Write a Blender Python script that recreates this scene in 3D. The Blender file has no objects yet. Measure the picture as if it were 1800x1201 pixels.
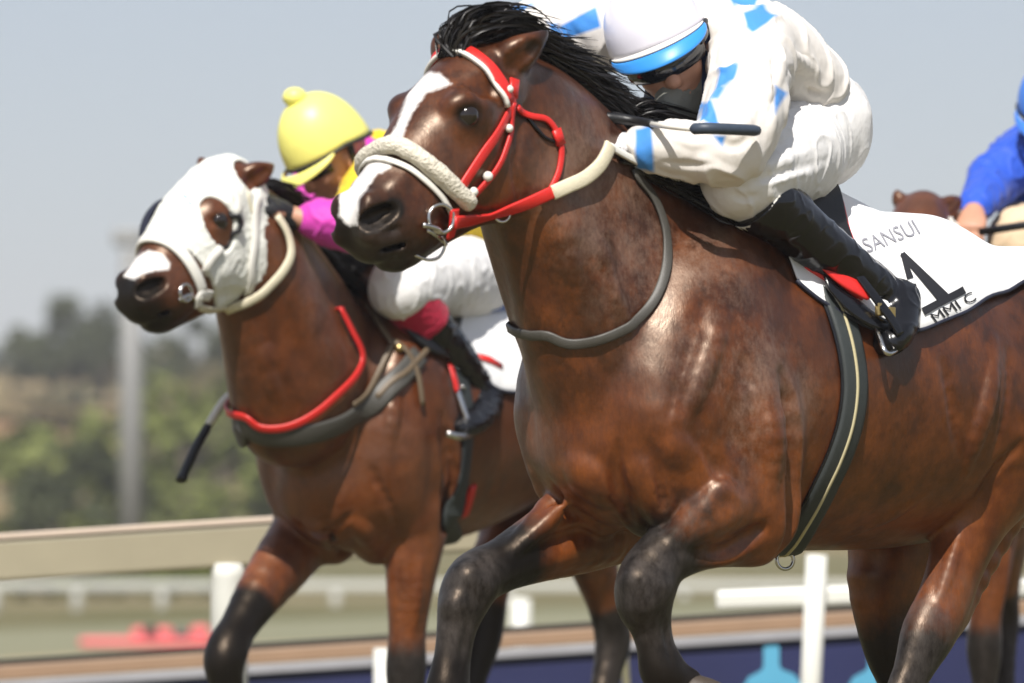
import bpy, bmesh, math, random
import numpy as np
from mathutils import Vector, Matrix, Quaternion, noise as mnoise

# ------------------------------------------------------------------ camera, world, sun, exposure
S = bpy.context.scene
COL = S.collection
PW, PH = 1800.0, 1201.0
CAM = np.array([0.0, -12.0, 1.05])
F = 10320.0                                   # focal length in photo pixels
HORIZON = 880.0
PITCH = math.atan2(HORIZON - PH / 2, F)

cam_data = bpy.data.cameras.new('camera')
cam = bpy.data.objects.new('camera', cam_data)
COL.objects.link(cam)
cam.location = CAM
cam.rotation_euler = (math.pi / 2 + PITCH, 0, 0)
cam_data.sensor_width = 36.0
cam_data.lens = F / PW * 36.0
cam_data.clip_start = 0.5
cam_data.clip_end = 9000
cam_data.dof.use_dof = True
cam_data.dof.focus_distance = 12.8
cam_data.dof.aperture_fstop = 4.0
S.camera = cam

SUN_DIR = Vector((-0.10, -0.64, 0.76)).normalized()      # towards the sun
world = bpy.data.worlds.new('World')
S.world = world
world.use_nodes = True
wn = world.node_tree
wn.nodes.clear()
w_out = wn.nodes.new('ShaderNodeOutputWorld')
w_bg = wn.nodes.new('ShaderNodeBackground')
w_sky = wn.nodes.new('ShaderNodeTexSky')
w_sky.sky_type = 'NISHITA'
w_sky.sun_disc = False
w_sky.sun_elevation = math.asin(SUN_DIR.z)
w_sky.sun_rotation = math.atan2(SUN_DIR.x, SUN_DIR.y)
w_sky.altitude = 1600
w_sky.air_density = 1.0
w_sky.dust_density = 3.0
w_sky.ozone_density = 1.0
w_bg.inputs['Strength'].default_value = 0.078
w_veil = wn.nodes.new('ShaderNodeMix')                    # thin high cloud: an even grey veil over the whole sky
w_veil.data_type = 'RGBA'
w_veil.inputs[0].default_value = 0.48
w_veil.inputs[7].default_value = (5.9, 6.15, 7.0, 1)
wn.links.new(w_sky.outputs[0], w_veil.inputs[6])
wn.links.new(w_veil.outputs[2], w_bg.inputs[0])
wn.links.new(w_bg.outputs[0], w_out.inputs[0])

sun_data = bpy.data.lights.new('sun', 'SUN')
sun_data.energy = 5.0
sun_data.angle = math.radians(0.5)
sun_data.color = (1.0, 0.955, 0.89)
sun = bpy.data.objects.new('sun', sun_data)
COL.objects.link(sun)
sun.rotation_euler = SUN_DIR.to_track_quat('Z', 'Y').to_euler()

S.view_settings.view_transform = 'Standard'
S.view_settings.look = 'None'
S.view_settings.gamma = 1.0
S.view_settings.exposure = 0.36
S.view_settings.use_curve_mapping = False
S.render.engine = 'CYCLES'
S.cycles.use_denoising = True
S.cycles.max_bounces = 6
S.cycles.volume_bounces = 0

rng = np.random.default_rng(7)
random.seed(7)

# ------------------------------------------------------------------ photo geometry helpers
_c, _s = math.cos(PITCH), math.sin(PITCH)
C_R = np.array([1.0, 0, 0]); C_U = np.array([0, -_s, _c]); C_D = np.array([0, _c, _s])

def ray(px, py):
    d = C_D + C_R * ((px - PW / 2) / F) + C_U * ((PH / 2 - py) / F)
    return d / np.linalg.norm(d)

def at_y(px, py, y):
    d = ray(px, py)
    return CAM + d * ((y - CAM[1]) / d[1])

def project(p):
    p = np.atleast_2d(p) - CAM
    z = p @ C_D
    return np.stack([PW / 2 + F * (p @ C_R) / z, PH / 2 - F * (p @ C_U) / z], 1)

class Frame:
    """Body frame of an animal: f forward, l its left, u up; origin in the plane of symmetry."""
    def __init__(self, O, yaw):
        a = math.radians(yaw)
        self.O = np.array(O, float)
        self.f = np.array([-math.cos(a), -math.sin(a), 0.0])
        self.l = np.array([math.sin(a), -math.cos(a), 0.0])
        self.u = np.array([0, 0, 1.0])
        self.R = np.stack([-self.f, self.l, self.u])      # rows: back, left, up
    def P(self, px, py, b=0.0):
        d = ray(px, py)
        t = (b - (CAM - self.O) @ self.l) / (d @ self.l)
        return CAM + d * t
    def loc(self, p):
        return (np.asarray(p) - self.O) @ self.R.T
    def wor(self, q):
        return np.asarray(q) @ self.R + self.O

# ------------------------------------------------------------------ signed-distance modelling
def nrm(v):
    v = np.asarray(v, float)
    return v / (np.linalg.norm(v) + 1e-12)

def catmull(P, n):
    P = np.asarray(P, float)
    if len(P) < 3 or n < 2:
        return P
    Q = np.vstack([2 * P[0] - P[1], P, 2 * P[-1] - P[-2]])
    out = []
    for i in range(1, len(Q) - 2):
        for k in range(n):
            t = k / n
            out.append(0.5 * ((2 * Q[i]) + (-Q[i-1] + Q[i+1]) * t + (2*Q[i-1] - 5*Q[i] + 4*Q[i+1] - Q[i+2]) * t*t
                              + (-Q[i-1] + 3*Q[i] - 3*Q[i+1] + Q[i+2]) * t**3))
    out.append(P[-1])
    return np.array(out)

class Solid:
    """A list of tapered, elliptical bones blended into one surface."""
    def __init__(self, fr, voxel):
        self.fr, self.vs, self.prims = fr, voxel, []
    def bone(self, p0, p1, r0, r1, k=0.03, lat=None, cut=False):
        lat = self.fr.l if lat is None else lat
        R = self.fr.R
        self.prims.append((self.fr.loc(p0), self.fr.loc(p1), np.array(r0, float), np.array(r1, float), k, R @ nrm(lat), cut))
    def chain(self, pts, k=0.03, n=3, lat=None, cut=False, kin=None):
        """pts: (point, half width across, half height) ..."""
        A = np.array([np.r_[p, (w, h)] for p, w, h in pts])
        A = catmull(A, n)
        for i in range(len(A) - 1):
            self.bone(A[i, :3], A[i+1, :3], A[i, 3:], A[i+1, 3:], k if i == 0 or kin is None else kin, lat, cut)
    def ball(self, p, r, k=0.03, lat=None, axis=None, cut=False):
        r = np.broadcast_to(np.array(r, float), (3,))
        ax = self.fr.f if axis is None else nrm(axis)
        e = ax * max(r[0] - min(r[1], r[2]), 1e-4)
        self.bone(np.asarray(p) - e, np.asarray(p) + e, r[1:], r[1:], k, lat, cut)
    def plane_cut(self, p, n):
        self.prims.append(('plane', self.fr.loc(p), self.fr.R @ nrm(n)))
    def build(self):
        vs = self.vs
        lo, hi = np.full(3, 1e9), np.full(3, -1e9)
        for q in self.prims:
            if isinstance(q[0], str) or q[6]:
                continue
            r = max(q[2].max(), q[3].max()) + .02
            lo = np.minimum(lo, np.minimum(q[0], q[1]) - r); hi = np.maximum(hi, np.maximum(q[0], q[1]) + r)
        lo -= 4 * vs; hi += 4 * vs
        n = np.ceil((hi - lo) / vs).astype(int) + 1
        D = np.full(n, 0.5, np.float32)
        self.D, self.lo, self.n, self.done = D, lo, n, 0
        return self.more()
    def more(self):
        """blend the bones added since the last call into the field"""
        D, lo, n, vs = self.D, self.lo, self.n, self.vs
        ax = [lo[i] + vs * np.arange(n[i], dtype=np.float32) for i in range(3)]
        todo = self.prims[self.done:]; self.done = len(self.prims)
        for q in todo:
            if isinstance(q[0], str):
                d = ((ax[0] - q[1][0]) * q[2][0])[:, None, None] + ((ax[1] - q[1][1]) * q[2][1])[None, :, None] + ((ax[2] - q[1][2]) * q[2][2])[None, None, :]
                np.maximum(D, d.astype(np.float32), out=D)
                continue
            p0, p1, r0, r1, k, lat, cut = q
            pad = max(r0.max(), r1.max()) + k + 4 * vs
            a = np.maximum(((np.minimum(p0, p1) - pad - lo) / vs).astype(int), 0)
            b = np.minimum(((np.maximum(p0, p1) + pad - lo) / vs).astype(int) + 2, n)
            if (b <= a).any():
                continue
            X = ax[0][a[0]:b[0]].astype(np.float32)[:, None, None] - np.float32(p0[0])
            Y = ax[1][a[1]:b[1]].astype(np.float32)[None, :, None] - np.float32(p0[1])
            Z = ax[2][a[2]:b[2]].astype(np.float32)[None, None, :] - np.float32(p0[2])
            u = p1 - p0; L = np.linalg.norm(u)
            u = u / L if L > 1e-9 else np.array([1.0, 0, 0])
            lv = lat - u * (lat @ u); lv = nrm(lv); lw = np.cross(u, lv)
            U = X * np.float32(u[0]) + Y * np.float32(u[1]) + Z * np.float32(u[2])
            V = X * np.float32(lv[0]) + Y * np.float32(lv[1]) + Z * np.float32(lv[2])
            Wd = X * np.float32(lw[0]) + Y * np.float32(lw[1]) + Z * np.float32(lw[2])
            t = np.clip(U / np.float32(max(L, 1e-9)), 0, 1)
            rv = np.float32(r0[0]) + np.float32(r1[0] - r0[0]) * t
            rw = np.float32(r0[1]) + np.float32(r1[1] - r0[1]) * t
            re = np.minimum(rv, rw)
            E = (U - t * np.float32(L)) / re
            V /= rv; Wd /= rw
            qq = np.sqrt(V * V + Wd * Wd + E * E) + np.float32(1e-5)
            g = np.sqrt((V / rv) ** 2 + (Wd / rw) ** 2 + (E / re) ** 2) + np.float32(1e-4)
            d = qq * (qq - 1) / g
            d = np.where(qq < .3, -re * (1 - qq), d)
            sub = D[a[0]:b[0], a[1]:b[1], a[2]:b[2]]
            if cut:
                h = np.clip(.5 - .5 * (sub + d) / k, 0, 1)
                sub[...] = sub * (1 - h) - d * h + k * h * (1 - h)
            else:
                h = np.clip(.5 + .5 * (sub - d) / k, 0, 1)
                sub[...] = sub * (1 - h) + d * h - k * h * (1 - h)
        return self
    def ridge(self, pts, r, sink=None, k=.018, cut=False, back=False, n=4):
        """a muscle ridge (or, with cut, a crease) along photo pixels on the surface"""
        q = self.pix(pts); N = self.grad(q, .012)
        s = (.6 * r if sink is None else sink)
        q = q + N * s * (1 if cut else -1)
        w = np.full(len(q), r); w[0] *= .45; w[-1] *= .45
        self.chain([(a, b, b) for a, b in zip(q, w)], k=k, n=n, cut=cut, kin=.008)
    # --- queries in world space
    def sd(self, p):
        q = (self.fr.loc(np.atleast_2d(p)) - self.lo) / self.vs
        i = np.clip(np.floor(q).astype(int), 0, self.n - 2)
        f = np.clip(q - i, 0, 1)
        D = self.D; r = 0
        for dx in (0, 1):
            for dy in (0, 1):
                for dz in (0, 1):
                    w = (f[:, 0] if dx else 1 - f[:, 0]) * (f[:, 1] if dy else 1 - f[:, 1]) * (f[:, 2] if dz else 1 - f[:, 2])
                    r = r + w * D[i[:, 0] + dx, i[:, 1] + dy, i[:, 2] + dz]
        out = (q < 0).any(1) | (q > self.n - 1).any(1)
        return np.where(out, .5, r)
    def grad(self, p, e=None):
        e = e or self.vs * 1.2
        p = np.atleast_2d(p)
        g = np.stack([self.sd(p + e * np.eye(3)[i]) - self.sd(p - e * np.eye(3)[i]) for i in range(3)], 1)
        return g / (np.linalg.norm(g, axis=1, keepdims=True) + 1e-9)
    def snap(self, p, off=0.0, it=6):
        p = np.atleast_2d(np.array(p, float))
        for _ in range(it):
            d = np.clip(self.sd(p) - off, -.05, .05)
            p = p - self.grad(p) * d[:, None] * .8
        return p
    def cast(self, o, d, tmax=3.0, step=None):
        """first hit of rays o + t d (arrays); nan where missed"""
        step = step or self.vs
        o = np.atleast_2d(o); d = np.atleast_2d(d)
        ts = np.arange(0, tmax, step)
        res = np.full((len(o), 3), np.nan)
        for i in range(len(o)):
            v = self.sd(o[i] + ts[:, None] * d[i])
            k = np.nonzero(v < 0)[0]
            if len(k):
                j = k[0]
                t = ts[j] if j == 0 else ts[j] - step * v[j] / (v[j] - v[j-1] - 1e-9)
                res[i] = o[i] + t * d[i]
        return res
    def pix(self, pts, off=0.0):
        """photo pixels -> points on the surface facing the camera (misses are bridged by nearest surface)"""
        out = []
        for px, py in pts:
            d = ray(px, py)
            t0 = max(0, (self.fr.O - CAM) @ d - 2.2)
            out.append(self.cast(CAM + d * t0, d, 4.4)[0])
        out = np.array(out)
        ok = ~np.isnan(out[:, 0])
        if not ok.all():
            idx = np.arange(len(out))
            if ok.any():
                for i in idx[~ok]:
                    j = idx[ok][np.argmin(abs(idx[ok] - i))]
                    d = ray(*pts[i]); t = (out[j] - CAM) @ d
                    out[i] = CAM + d * t
        if off:
            out = out + self.grad(out) * off
        return out
    def mesh_arrays(self, smooth=1):
        D, vs = self.D, self.vs
        ins = D < 0
        c = np.zeros(np.array(D.shape) - 1, np.uint8)
        for dx in (0, 1):
            for dy in (0, 1):
                for dz in (0, 1):
                    c += ins[dx:dx + c.shape[0], dy:dy + c.shape[1], dz:dz + c.shape[2]]
        cells = np.argwhere((c > 0) & (c < 8))
        del c
        N = len(cells)
        offs = np.array([[i, j, k] for i in (0, 1) for j in (0, 1) for k in (0, 1)])
        val = np.stack([D[cells[:, 0] + o[0], cells[:, 1] + o[1], cells[:, 2] + o[2]] for o in offs], 1).astype(float)
        acc = np.zeros((N, 3)); cnt = np.zeros(N)
        for i in range(8):
            for j in range(i + 1, 8):
                if np.abs(offs[i] - offs[j]).sum() != 1:
                    continue
                m = (val[:, i] < 0) != (val[:, j] < 0)
                t = val[m, i] / (val[m, i] - val[m, j])
                acc[m] += offs[i] + t[:, None] * (offs[j] - offs[i]); cnt[m] += 1
        V = (cells + acc / cnt[:, None]) * vs + self.lo
        idm = np.full(np.array(D.shape) - 1, -1, np.int32)
        idm[cells[:, 0], cells[:, 1], cells[:, 2]] = np.arange(N)
        quads = []
        for a in range(3):
            b, d = (a + 1) % 3, (a + 2) % 3
            s0 = [slice(None)] * 3; s1 = [slice(None)] * 3
            s0[a] = slice(0, -1); s1[a] = slice(1, None)
            x = ins[tuple(s0)] != ins[tuple(s1)]
            e = np.argwhere(x)
            e = e[(e[:, b] > 0) & (e[:, d] > 0) & (e[:, b] < D.shape[b] - 1) & (e[:, d] < D.shape[d] - 1)]
            if not len(e):
                continue
            def cell(db, dd):
                q = e.copy(); q[:, b] += db; q[:, d] += dd
                return idm[q[:, 0], q[:, 1], q[:, 2]]
            Q = np.stack([cell(-1, -1), cell(0, -1), cell(0, 0), cell(-1, 0)], 1)
            fl = ~ins[e[:, 0], e[:, 1], e[:, 2]]
            Q[fl] = Q[fl][:, ::-1]
            quads.append(Q)
        Q = np.vstack(quads)
        Q = Q[(Q >= 0).all(1)]
        E = np.vstack([Q[:, [i, (i + 1) % 4]] for i in range(4)])
        for _ in range(smooth):
            sm = np.zeros_like(V); ct = np.zeros(N)
            for k in range(3):
                sm[:, k] = np.bincount(E[:, 0], V[E[:, 1], k], N) + np.bincount(E[:, 1], V[E[:, 0], k], N)
            ct = np.bincount(E[:, 0], minlength=N) + np.bincount(E[:, 1], minlength=N)
            V = V * .45 + .55 * sm / np.maximum(ct, 1)[:, None]
        return self.fr.wor(V), Q

def mesh_from(name, V, Q, mat=None, smooth=True, attrs=None):
    me = bpy.data.meshes.new(name)
    V = np.asarray(V, np.float32); Q = np.asarray(Q, np.int32)
    me.vertices.add(len(V)); me.vertices.foreach_set('co', V.ravel())
    k = Q.shape[1]
    me.loops.add(Q.size); me.loops.foreach_set('vertex_index', Q.ravel())
    me.polygons.add(len(Q))
    me.polygons.foreach_set('loop_start', np.arange(0, Q.size, k, dtype=np.int32))
    me.polygons.foreach_set('loop_total', np.full(len(Q), k, np.int32))
    me.polygons.foreach_set('use_smooth', np.full(len(Q), smooth))
    me.update(calc_edges=True)
    me.validate()
    for an, v in (attrs or {}).items():
        a = me.attributes.new(an, 'FLOAT', 'POINT')
        a.data.foreach_set('value', np.asarray(v, np.float32))
    if mat:
        me.materials.append(mat)
    return me

# ------------------------------------------------------------------ object bookkeeping
def link(name, me, parent=None):
    """meshes hold world coordinates; a part's parent is the Empty at the thing's base (or an unmoved mesh)"""
    o = bpy.data.objects.new(name, me)
    COL.objects.link(o)
    if parent is not None:
        o.parent = parent
        o.matrix_parent_inverse = Matrix.Translation(-Vector(parent.location))
    return o

def thing(name, label, cat, loc, group=None):
    o = bpy.data.objects.new(name, None)
    COL.objects.link(o)
    o.location = Vector(loc); o.empty_display_size = .1
    o['label'] = label; o['category'] = cat
    if group: o['group'] = group
    return o

def tag(o, label, cat, group=None):
    o['label'] = label; o['category'] = cat
    if group: o['group'] = group
    return o

# ------------------------------------------------------------------ mesh builders
class MB:
    def __init__(self):
        self.v, self.f, self.m = [], [], []
    def add(self, v, f, mi=0):
        o = len(self.v)
        self.v += [tuple(map(float, p)) for p in v]
        self.f += [tuple(i + o for i in q) for q in f]
        self.m += [mi] * len(f)
    def box(self, c, h, R=None, mi=0):
        R = np.eye(3) if R is None else R
        v = [np.asarray(c) + R.T @ (np.array([x, y, z]) * h) for x in (-1, 1) for y in (-1, 1) for z in (-1, 1)]
        self.add(v, [(0, 1, 3, 2), (4, 6, 7, 5), (0, 4, 5, 1), (2, 3, 7, 6), (0, 2, 6, 4), (1, 5, 7, 3)], mi)
    def tube(self, pts, r, n=10, closed=False, mi=0, flat=1.0, up=None):
        """round (or flattened) tube along a polyline; r scalar or list; up: list of 'thin' directions"""
        P = np.asarray(pts, float); m = len(P)
        r = np.broadcast_to(np.array(r, float), (m,))
        if closed:
            T = np.roll(P, -1, 0) - np.roll(P, 1, 0)
        else:
            T = np.gradient(P, axis=0)
        T /= np.linalg.norm(T, axis=1, keepdims=True) + 1e-12
        rings = []
        u = None
        for i in range(m):
            if up is not None:
                a = np.asarray(up[i], float)
            else:
                a = u if u is not None else (np.array([0, 0, 1.0]) if abs(T[i][2]) < .9 else np.array([1.0, 0, 0]))
            a = a - T[i] * (a @ T[i]); a = a / (np.linalg.norm(a) + 1e-12)
            u = a
            b = np.cross(T[i], a)
            rings.append([P[i] + r[i] * (math.cos(t) * b + flat * math.sin(t) * a) for t in np.arange(n) * 2 * math.pi / n])
        v = [p for R_ in rings for p in R_]
        f = []
        for i in range(m if closed else m - 1):
            j = (i + 1) % m
            for k in range(n):
                f.append((i * n + k, i * n + (k + 1) % n, j * n + (k + 1) % n, j * n + k))
        if not closed:
            f.append(tuple(range(n))[::-1]); f.append(tuple((m - 1) * n + k for k in range(n)))
        self.add(v, f, mi)
    def ribbon(self, pts, nor, w, th, closed=False, mi=0):
        """flat strap: width w along (tangent x normal), thickness th along normal; pts on its underside"""
        P = np.asarray(pts, float); N = np.asarray(nor, float); m = len(P)
        w = np.broadcast_to(np.array(w, float), (m,))
        T = (np.roll(P, -1, 0) - np.roll(P, 1, 0)) if closed else np.gradient(P, axis=0)
        T /= np.linalg.norm(T, axis=1, keepdims=True) + 1e-12
        prof = [(-.5, 0), (-.5, .7), (-.38, 1), (.38, 1), (.5, .7), (.5, 0)]
        v, f = [], []; n = len(prof)
        for i in range(m):
            b = np.cross(T[i], N[i]); b /= np.linalg.norm(b) + 1e-12
            nn = np.cross(b, T[i])
            for s, t in prof:
                v.append(P[i] + b * s * w[i] + nn * t * th)
        for i in range(m if closed else m - 1):
            j = (i + 1) % m
            for k in range(n):
                f.append((i * n + k, j * n + k, j * n + (k + 1) % n, i * n + (k + 1) % n))
        if not closed:
            f.append(tuple(range(n))); f.append(tuple((m - 1) * n + k for k in range(n))[::-1])
        self.add(v, f, mi)
    def build(self, name, mats, parent=None, smooth=True, sub=0, bevel=0):
        me = bpy.data.meshes.new(name)
        me.from_pydata(self.v, [], self.f)
        for mm in (mats if isinstance(mats, (list, tuple)) else [mats]):
            me.materials.append(mm)
        me.polygons.foreach_set('material_index', self.m)
        me.polygons.foreach_set('use_smooth', [smooth] * len(self.f))
        me.update()
        o = link(name, me, parent)
        if bevel:
            md = o.modifiers.new('bevel', 'BEVEL'); md.width = bevel; md.segments = 2; md.limit_method = 'ANGLE'
        if sub:
            md = o.modifiers.new('sub', 'SUBSURF'); md.levels = sub; md.render_levels = sub
        return o

def strap(solid, pts, w, th, name, mat, parent, off=0.002, n=6, closed=False, world=False, lift=None, resnap=True):
    """a strap lying on a body: pts are photo pixels (or world points)"""
    P = np.asarray(pts, float) if world else solid.pix(pts)
    P = catmull(P, n) if not closed else catmull(np.vstack([P, P[:1]]), n)[:-1]
    if resnap:
        P = solid.snap(P, off)
    N = solid.grad(P, solid.vs * 3)
    for _ in range(2):
        N = N + .5 * (np.roll(N, 1, 0) + np.roll(N, -1, 0)) if closed else np.vstack([N[:1], N[1:-1] + .5 * (N[2:] + N[:-2]), N[-1:]])
        N /= np.linalg.norm(N, axis=1, keepdims=True)
    mb = MB(); mb.ribbon(P, N, w, th, closed)
    return mb.build(name, mat, parent), P, N

def uv_sphere(name, c, r, mat, parent=None, seg=24, R=None):
    r = np.broadcast_to(np.array(r, float), (3,))
    R = np.eye(3) if R is None else R
    mb = MB(); v, f = [], []
    m = seg // 2
    for i in range(m + 1):
        t = math.pi * i / m
        for k in range(seg):
            p = 2 * math.pi * k / seg
            v.append(np.asarray(c) + R.T @ (np.array([math.sin(t) * math.cos(p), math.sin(t) * math.sin(p), math.cos(t)]) * r))
    for i in range(m):
        for k in range(seg):
            f.append((i * seg + k, (i + 1) * seg + k, (i + 1) * seg + (k + 1) % seg, i * seg + (k + 1) % seg))
    mb.add(v, f)
    return mb.build(name, mat, parent)

def poly_sd(px, poly):
    """signed distance (negative inside) of 2-D points to a polygon"""
    P = np.asarray(poly, float); n = len(P)
    d = np.full(len(px), 1e9); s = np.ones(len(px))
    for i in range(n):
        a, b = P[i], P[(i + 1) % n]
        e = b - a; w = px - a
        t = np.clip((w @ e) / (e @ e), 0, 1)
        d = np.minimum(d, ((w - t[:, None] * e) ** 2).sum(1))
        c1 = px[:, 1] >= a[1]; c2 = px[:, 1] < b[1]; c3 = e[0] * w[:, 1] > e[1] * w[:, 0]
        s = np.where((c1 & c2 & c3) | (~c1 & ~c2 & ~c3), -s, s)
    return s * np.sqrt(d)

def seg_dist(p, a, b):
    a = np.asarray(a); b = np.asarray(b); e = b - a
    t = np.clip((p - a) @ e / (e @ e), 0, 1)
    return np.linalg.norm(p - a - t[:, None] * e, axis=1)

def smooth01(x, a, b):
    t = np.clip((x - a) / (b - a), 0, 1)
    return t * t * (3 - 2 * t)

# ------------------------------------------------------------------ materials
class NT:
    def __init__(self, name):
        self.mat = bpy.data.materials.new(name); self.mat.use_nodes = True
        self.t = self.mat.node_tree; self.n = self.t.nodes
        self.b = self.n['Principled BSDF']; self.out = self.n['Material Output']
    def node(self, ty, **kw):
        x = self.n.new(ty)
        for k, v in kw.items():
            if k.startswith('i_'):
                x.inputs[k[2:].replace('_', ' ')].default_value = v
            else:
                setattr(x, k, v)
        return x
    def lk(self, a, b): self.t.links.new(a, b)
    def coord(self):
        return self.node('ShaderNodeNewGeometry').outputs['Position']
    def noise(self, scale, detail=3, rough=.55, vec=None, stretch=None):
        x = self.node('ShaderNodeTexNoise')
        x.inputs['Scale'].default_value = scale; x.inputs['Detail'].default_value = detail; x.inputs['Roughness'].default_value = rough
        v = vec or self.obj()
        if stretch:
            m = self.node('ShaderNodeMapping'); m.inputs['Scale'].default_value = stretch
            self.lk(v, m.inputs[0]); v = m.outputs[0]
        self.lk(v, x.inputs['Vector'])
        return x.outputs['Fac']
    def obj(self):
        if not hasattr(self, '_o'):
            self._o = self.node('ShaderNodeTexCoord').outputs['Object']
        return self._o
    def ramp(self, fac, stops):
        r = self.node('ShaderNodeValToRGB'); el = r.color_ramp.elements
        while len(el) < len(stops): el.new(.5)
        for e, (p, c) in zip(el, stops):
            e.position = p
            e.color = (c, c, c, 1) if not hasattr(c, '__len__') else tuple(c) + (1,)
        self.lk(fac, r.inputs[0])
        return r.outputs[0]
    def mix(self, fac, a, b):
        m = self.node('ShaderNodeMix', data_type='RGBA')
        for sock, v in ((0, fac), (6, a), (7, b)):
            if hasattr(v, 'links') or isinstance(v, bpy.types.NodeSocket):
                self.lk(v, m.inputs[sock])
            else:
                m.inputs[sock].default_value = v if sock == 0 else tuple(v) + (1,)
        return m.outputs[2]
    def math(self, op, a, b=0.0, clamp=False):
        m = self.node('ShaderNodeMath', operation=op, use_clamp=clamp)
        for i, v in enumerate((a, b)):
            if isinstance(v, bpy.types.NodeSocket): self.lk(v, m.inputs[i])
            else: m.inputs[i].default_value = v
        return m.outputs[0]
    def attr(self, name):
        a = self.node('ShaderNodeAttribute'); a.attribute_name = name
        return a.outputs['Fac']
    def bump(self, h, strength=.3, dist=.01, prev=None):
        b = self.node('ShaderNodeBump'); b.inputs['Strength'].default_value = strength; b.inputs['Distance'].default_value = dist
        self.lk(h, b.inputs['Height'])
        if prev is not None: self.lk(prev, b.inputs['Normal'])
        return b.outputs[0]
    def set(self, **kw):
        for k, v in kw.items():
            s = self.b.inputs[k.replace('_', ' ')]
            if isinstance(v, bpy.types.NodeSocket): self.lk(v, s)
            else: s.default_value = tuple(v) + (1,) if hasattr(v, '__len__') and len(v) == 3 and s.type == 'RGBA' else v
        return self.mat

def simple_mat(name, col, rough=.5, var=.12, scale=20, bump=0, bscale=60, metal=0, spec=.5, bdist=.004, **kw):
    n = NT(name)
    f = n.noise(scale, 4)
    c = np.array(col)
    base = n.mix(f, tuple(c * (1 - var)), tuple(np.minimum(c * (1 + var), 1)))
    args = dict(Base_Color=base, Roughness=rough, Metallic=metal, Specular_IOR_Level=spec)
    if bump:
        args['Normal'] = n.bump(n.noise(bscale, 3), bump, bdist)
    args.update(kw)
    return n.set(**args)
# ------------------------------------------------------------------ shared materials
def coat_mat(name, bay, deep, ginger, seed=0.0):
    n = NT(name)
    o = n.obj()
    big = n.noise(2.6, 4, .55)
    mid = n.noise(12, 6, .68, stretch=(1, 1, .9))
    mot = n.noise(38, 4, .65)
    base = n.mix(n.ramp(big, [(.44, 0), (.66, 1)]), bay, deep)
    base = n.mix(n.ramp(mid, [(.36, 0), (.62, 1)]), base, ginger)
    base = n.mix(n.math('MULTIPLY', n.attr('damp'), n.ramp(n.noise(4.5, 5, .6), [(.30, .25), (.62, .80)])), base, tuple(np.array(deep) * 1.15))
    # sweat-damp streaks: dark, and smoother
    wet = n.noise(9.5, 7, .74, stretch=(1.1, 1.1, .85))
    wetm = n.math('MULTIPLY', n.ramp(wet, [(.46, 0), (.58, 1)]), n.attr('damp'))
    base = n.mix(n.math('MULTIPLY', wetm, .62), base, tuple(np.array(deep) * .42))
    # pale sweat salt and dust caught in the hair
    du = n.math('ADD', n.math('MULTIPLY', n.noise(5, 4, .55), .5), n.math('MULTIPLY', n.noise(60, 8, .85, stretch=(1.0, 1.0, .75)), .5))
    dust = n.math('MULTIPLY', n.ramp(du, [(.45, 0), (.60, 1)]), n.attr('dust'))
    base = n.mix(n.math('MULTIPLY', dust, .55), base, (.26, .165, .12))
    base = n.mix(n.math('MULTIPLY', n.ramp(n.noise(170, 3, .7, stretch=(1, 1, .3)), [(.3, 0), (.7, 1)]), .30), base, tuple(np.array(deep) * .7))
    # black points
    dk = n.math('ADD', n.attr('dark'), n.math('MULTIPLY', n.math('SUBTRACT', mot, .5), .45))
    base = n.mix(n.ramp(dk, [(.22, 0), (.52, .55), (.85, 1)]), base, (.0045, .004, .0038))
    kd = n.math('MULTIPLY', n.ramp(n.noise(26, 7, .78, stretch=(1.2, 1.2, .6)), [(.36, 0), (.72, 1)]), n.attr('grime'))
    base = n.mix(n.math('MULTIPLY', kd, .50), base, (.11, .095, .088))
    bl = n.math('ADD', n.attr('blaze'), n.math('MULTIPLY', n.math('SUBTRACT', n.noise(90, 3), .5), .010))
    base = n.mix(n.ramp(bl, [(.4985, 1), (.5015, 0)]), base, (.72, .69, .66))
    base = n.mix(n.attr('pink'), base, (.30, .20, .17))
    rough = n.math('ADD', n.math('MULTIPLY', mot, .34), .25)
    rough = n.math('SUBTRACT', rough, n.math('MULTIPLY', wetm, .08))
    # veins and muscle fibre relief, then hair
    warp = n.noise(6.5, 2, .5)
    vein = n.node('ShaderNodeTexNoise', noise_type='RIDGED_MULTIFRACTAL')
    vein.inputs['Scale'].default_value = 5.5; vein.inputs['Detail'].default_value = 2.0
    n.lk(o, vein.inputs['Vector'])
    b1 = n.bump(vein.outputs['Fac'], .22, .012)
    b2 = n.bump(n.noise(22, 3, .5, stretch=(1, 1, .5)), .26, .010, b1)
    b3 = n.bump(n.noise(320, 2, .6, stretch=(1, 1, .22)), .20, .0022, b2)
    return n.set(Base_Color=base, Roughness=rough, Specular_IOR_Level=n.math('SUBTRACT', .70, n.math('MULTIPLY', n.attr('dark'), .38)), Normal=b3, Specular_Tint=(1.0, .78, .60),
                 Coat_Weight=n.math('SUBTRACT', .15, n.math('MULTIPLY', n.attr('dark'), .15), True), Coat_Roughness=.36, Sheen_Weight=.03, Sheen_Roughness=.4)

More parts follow.
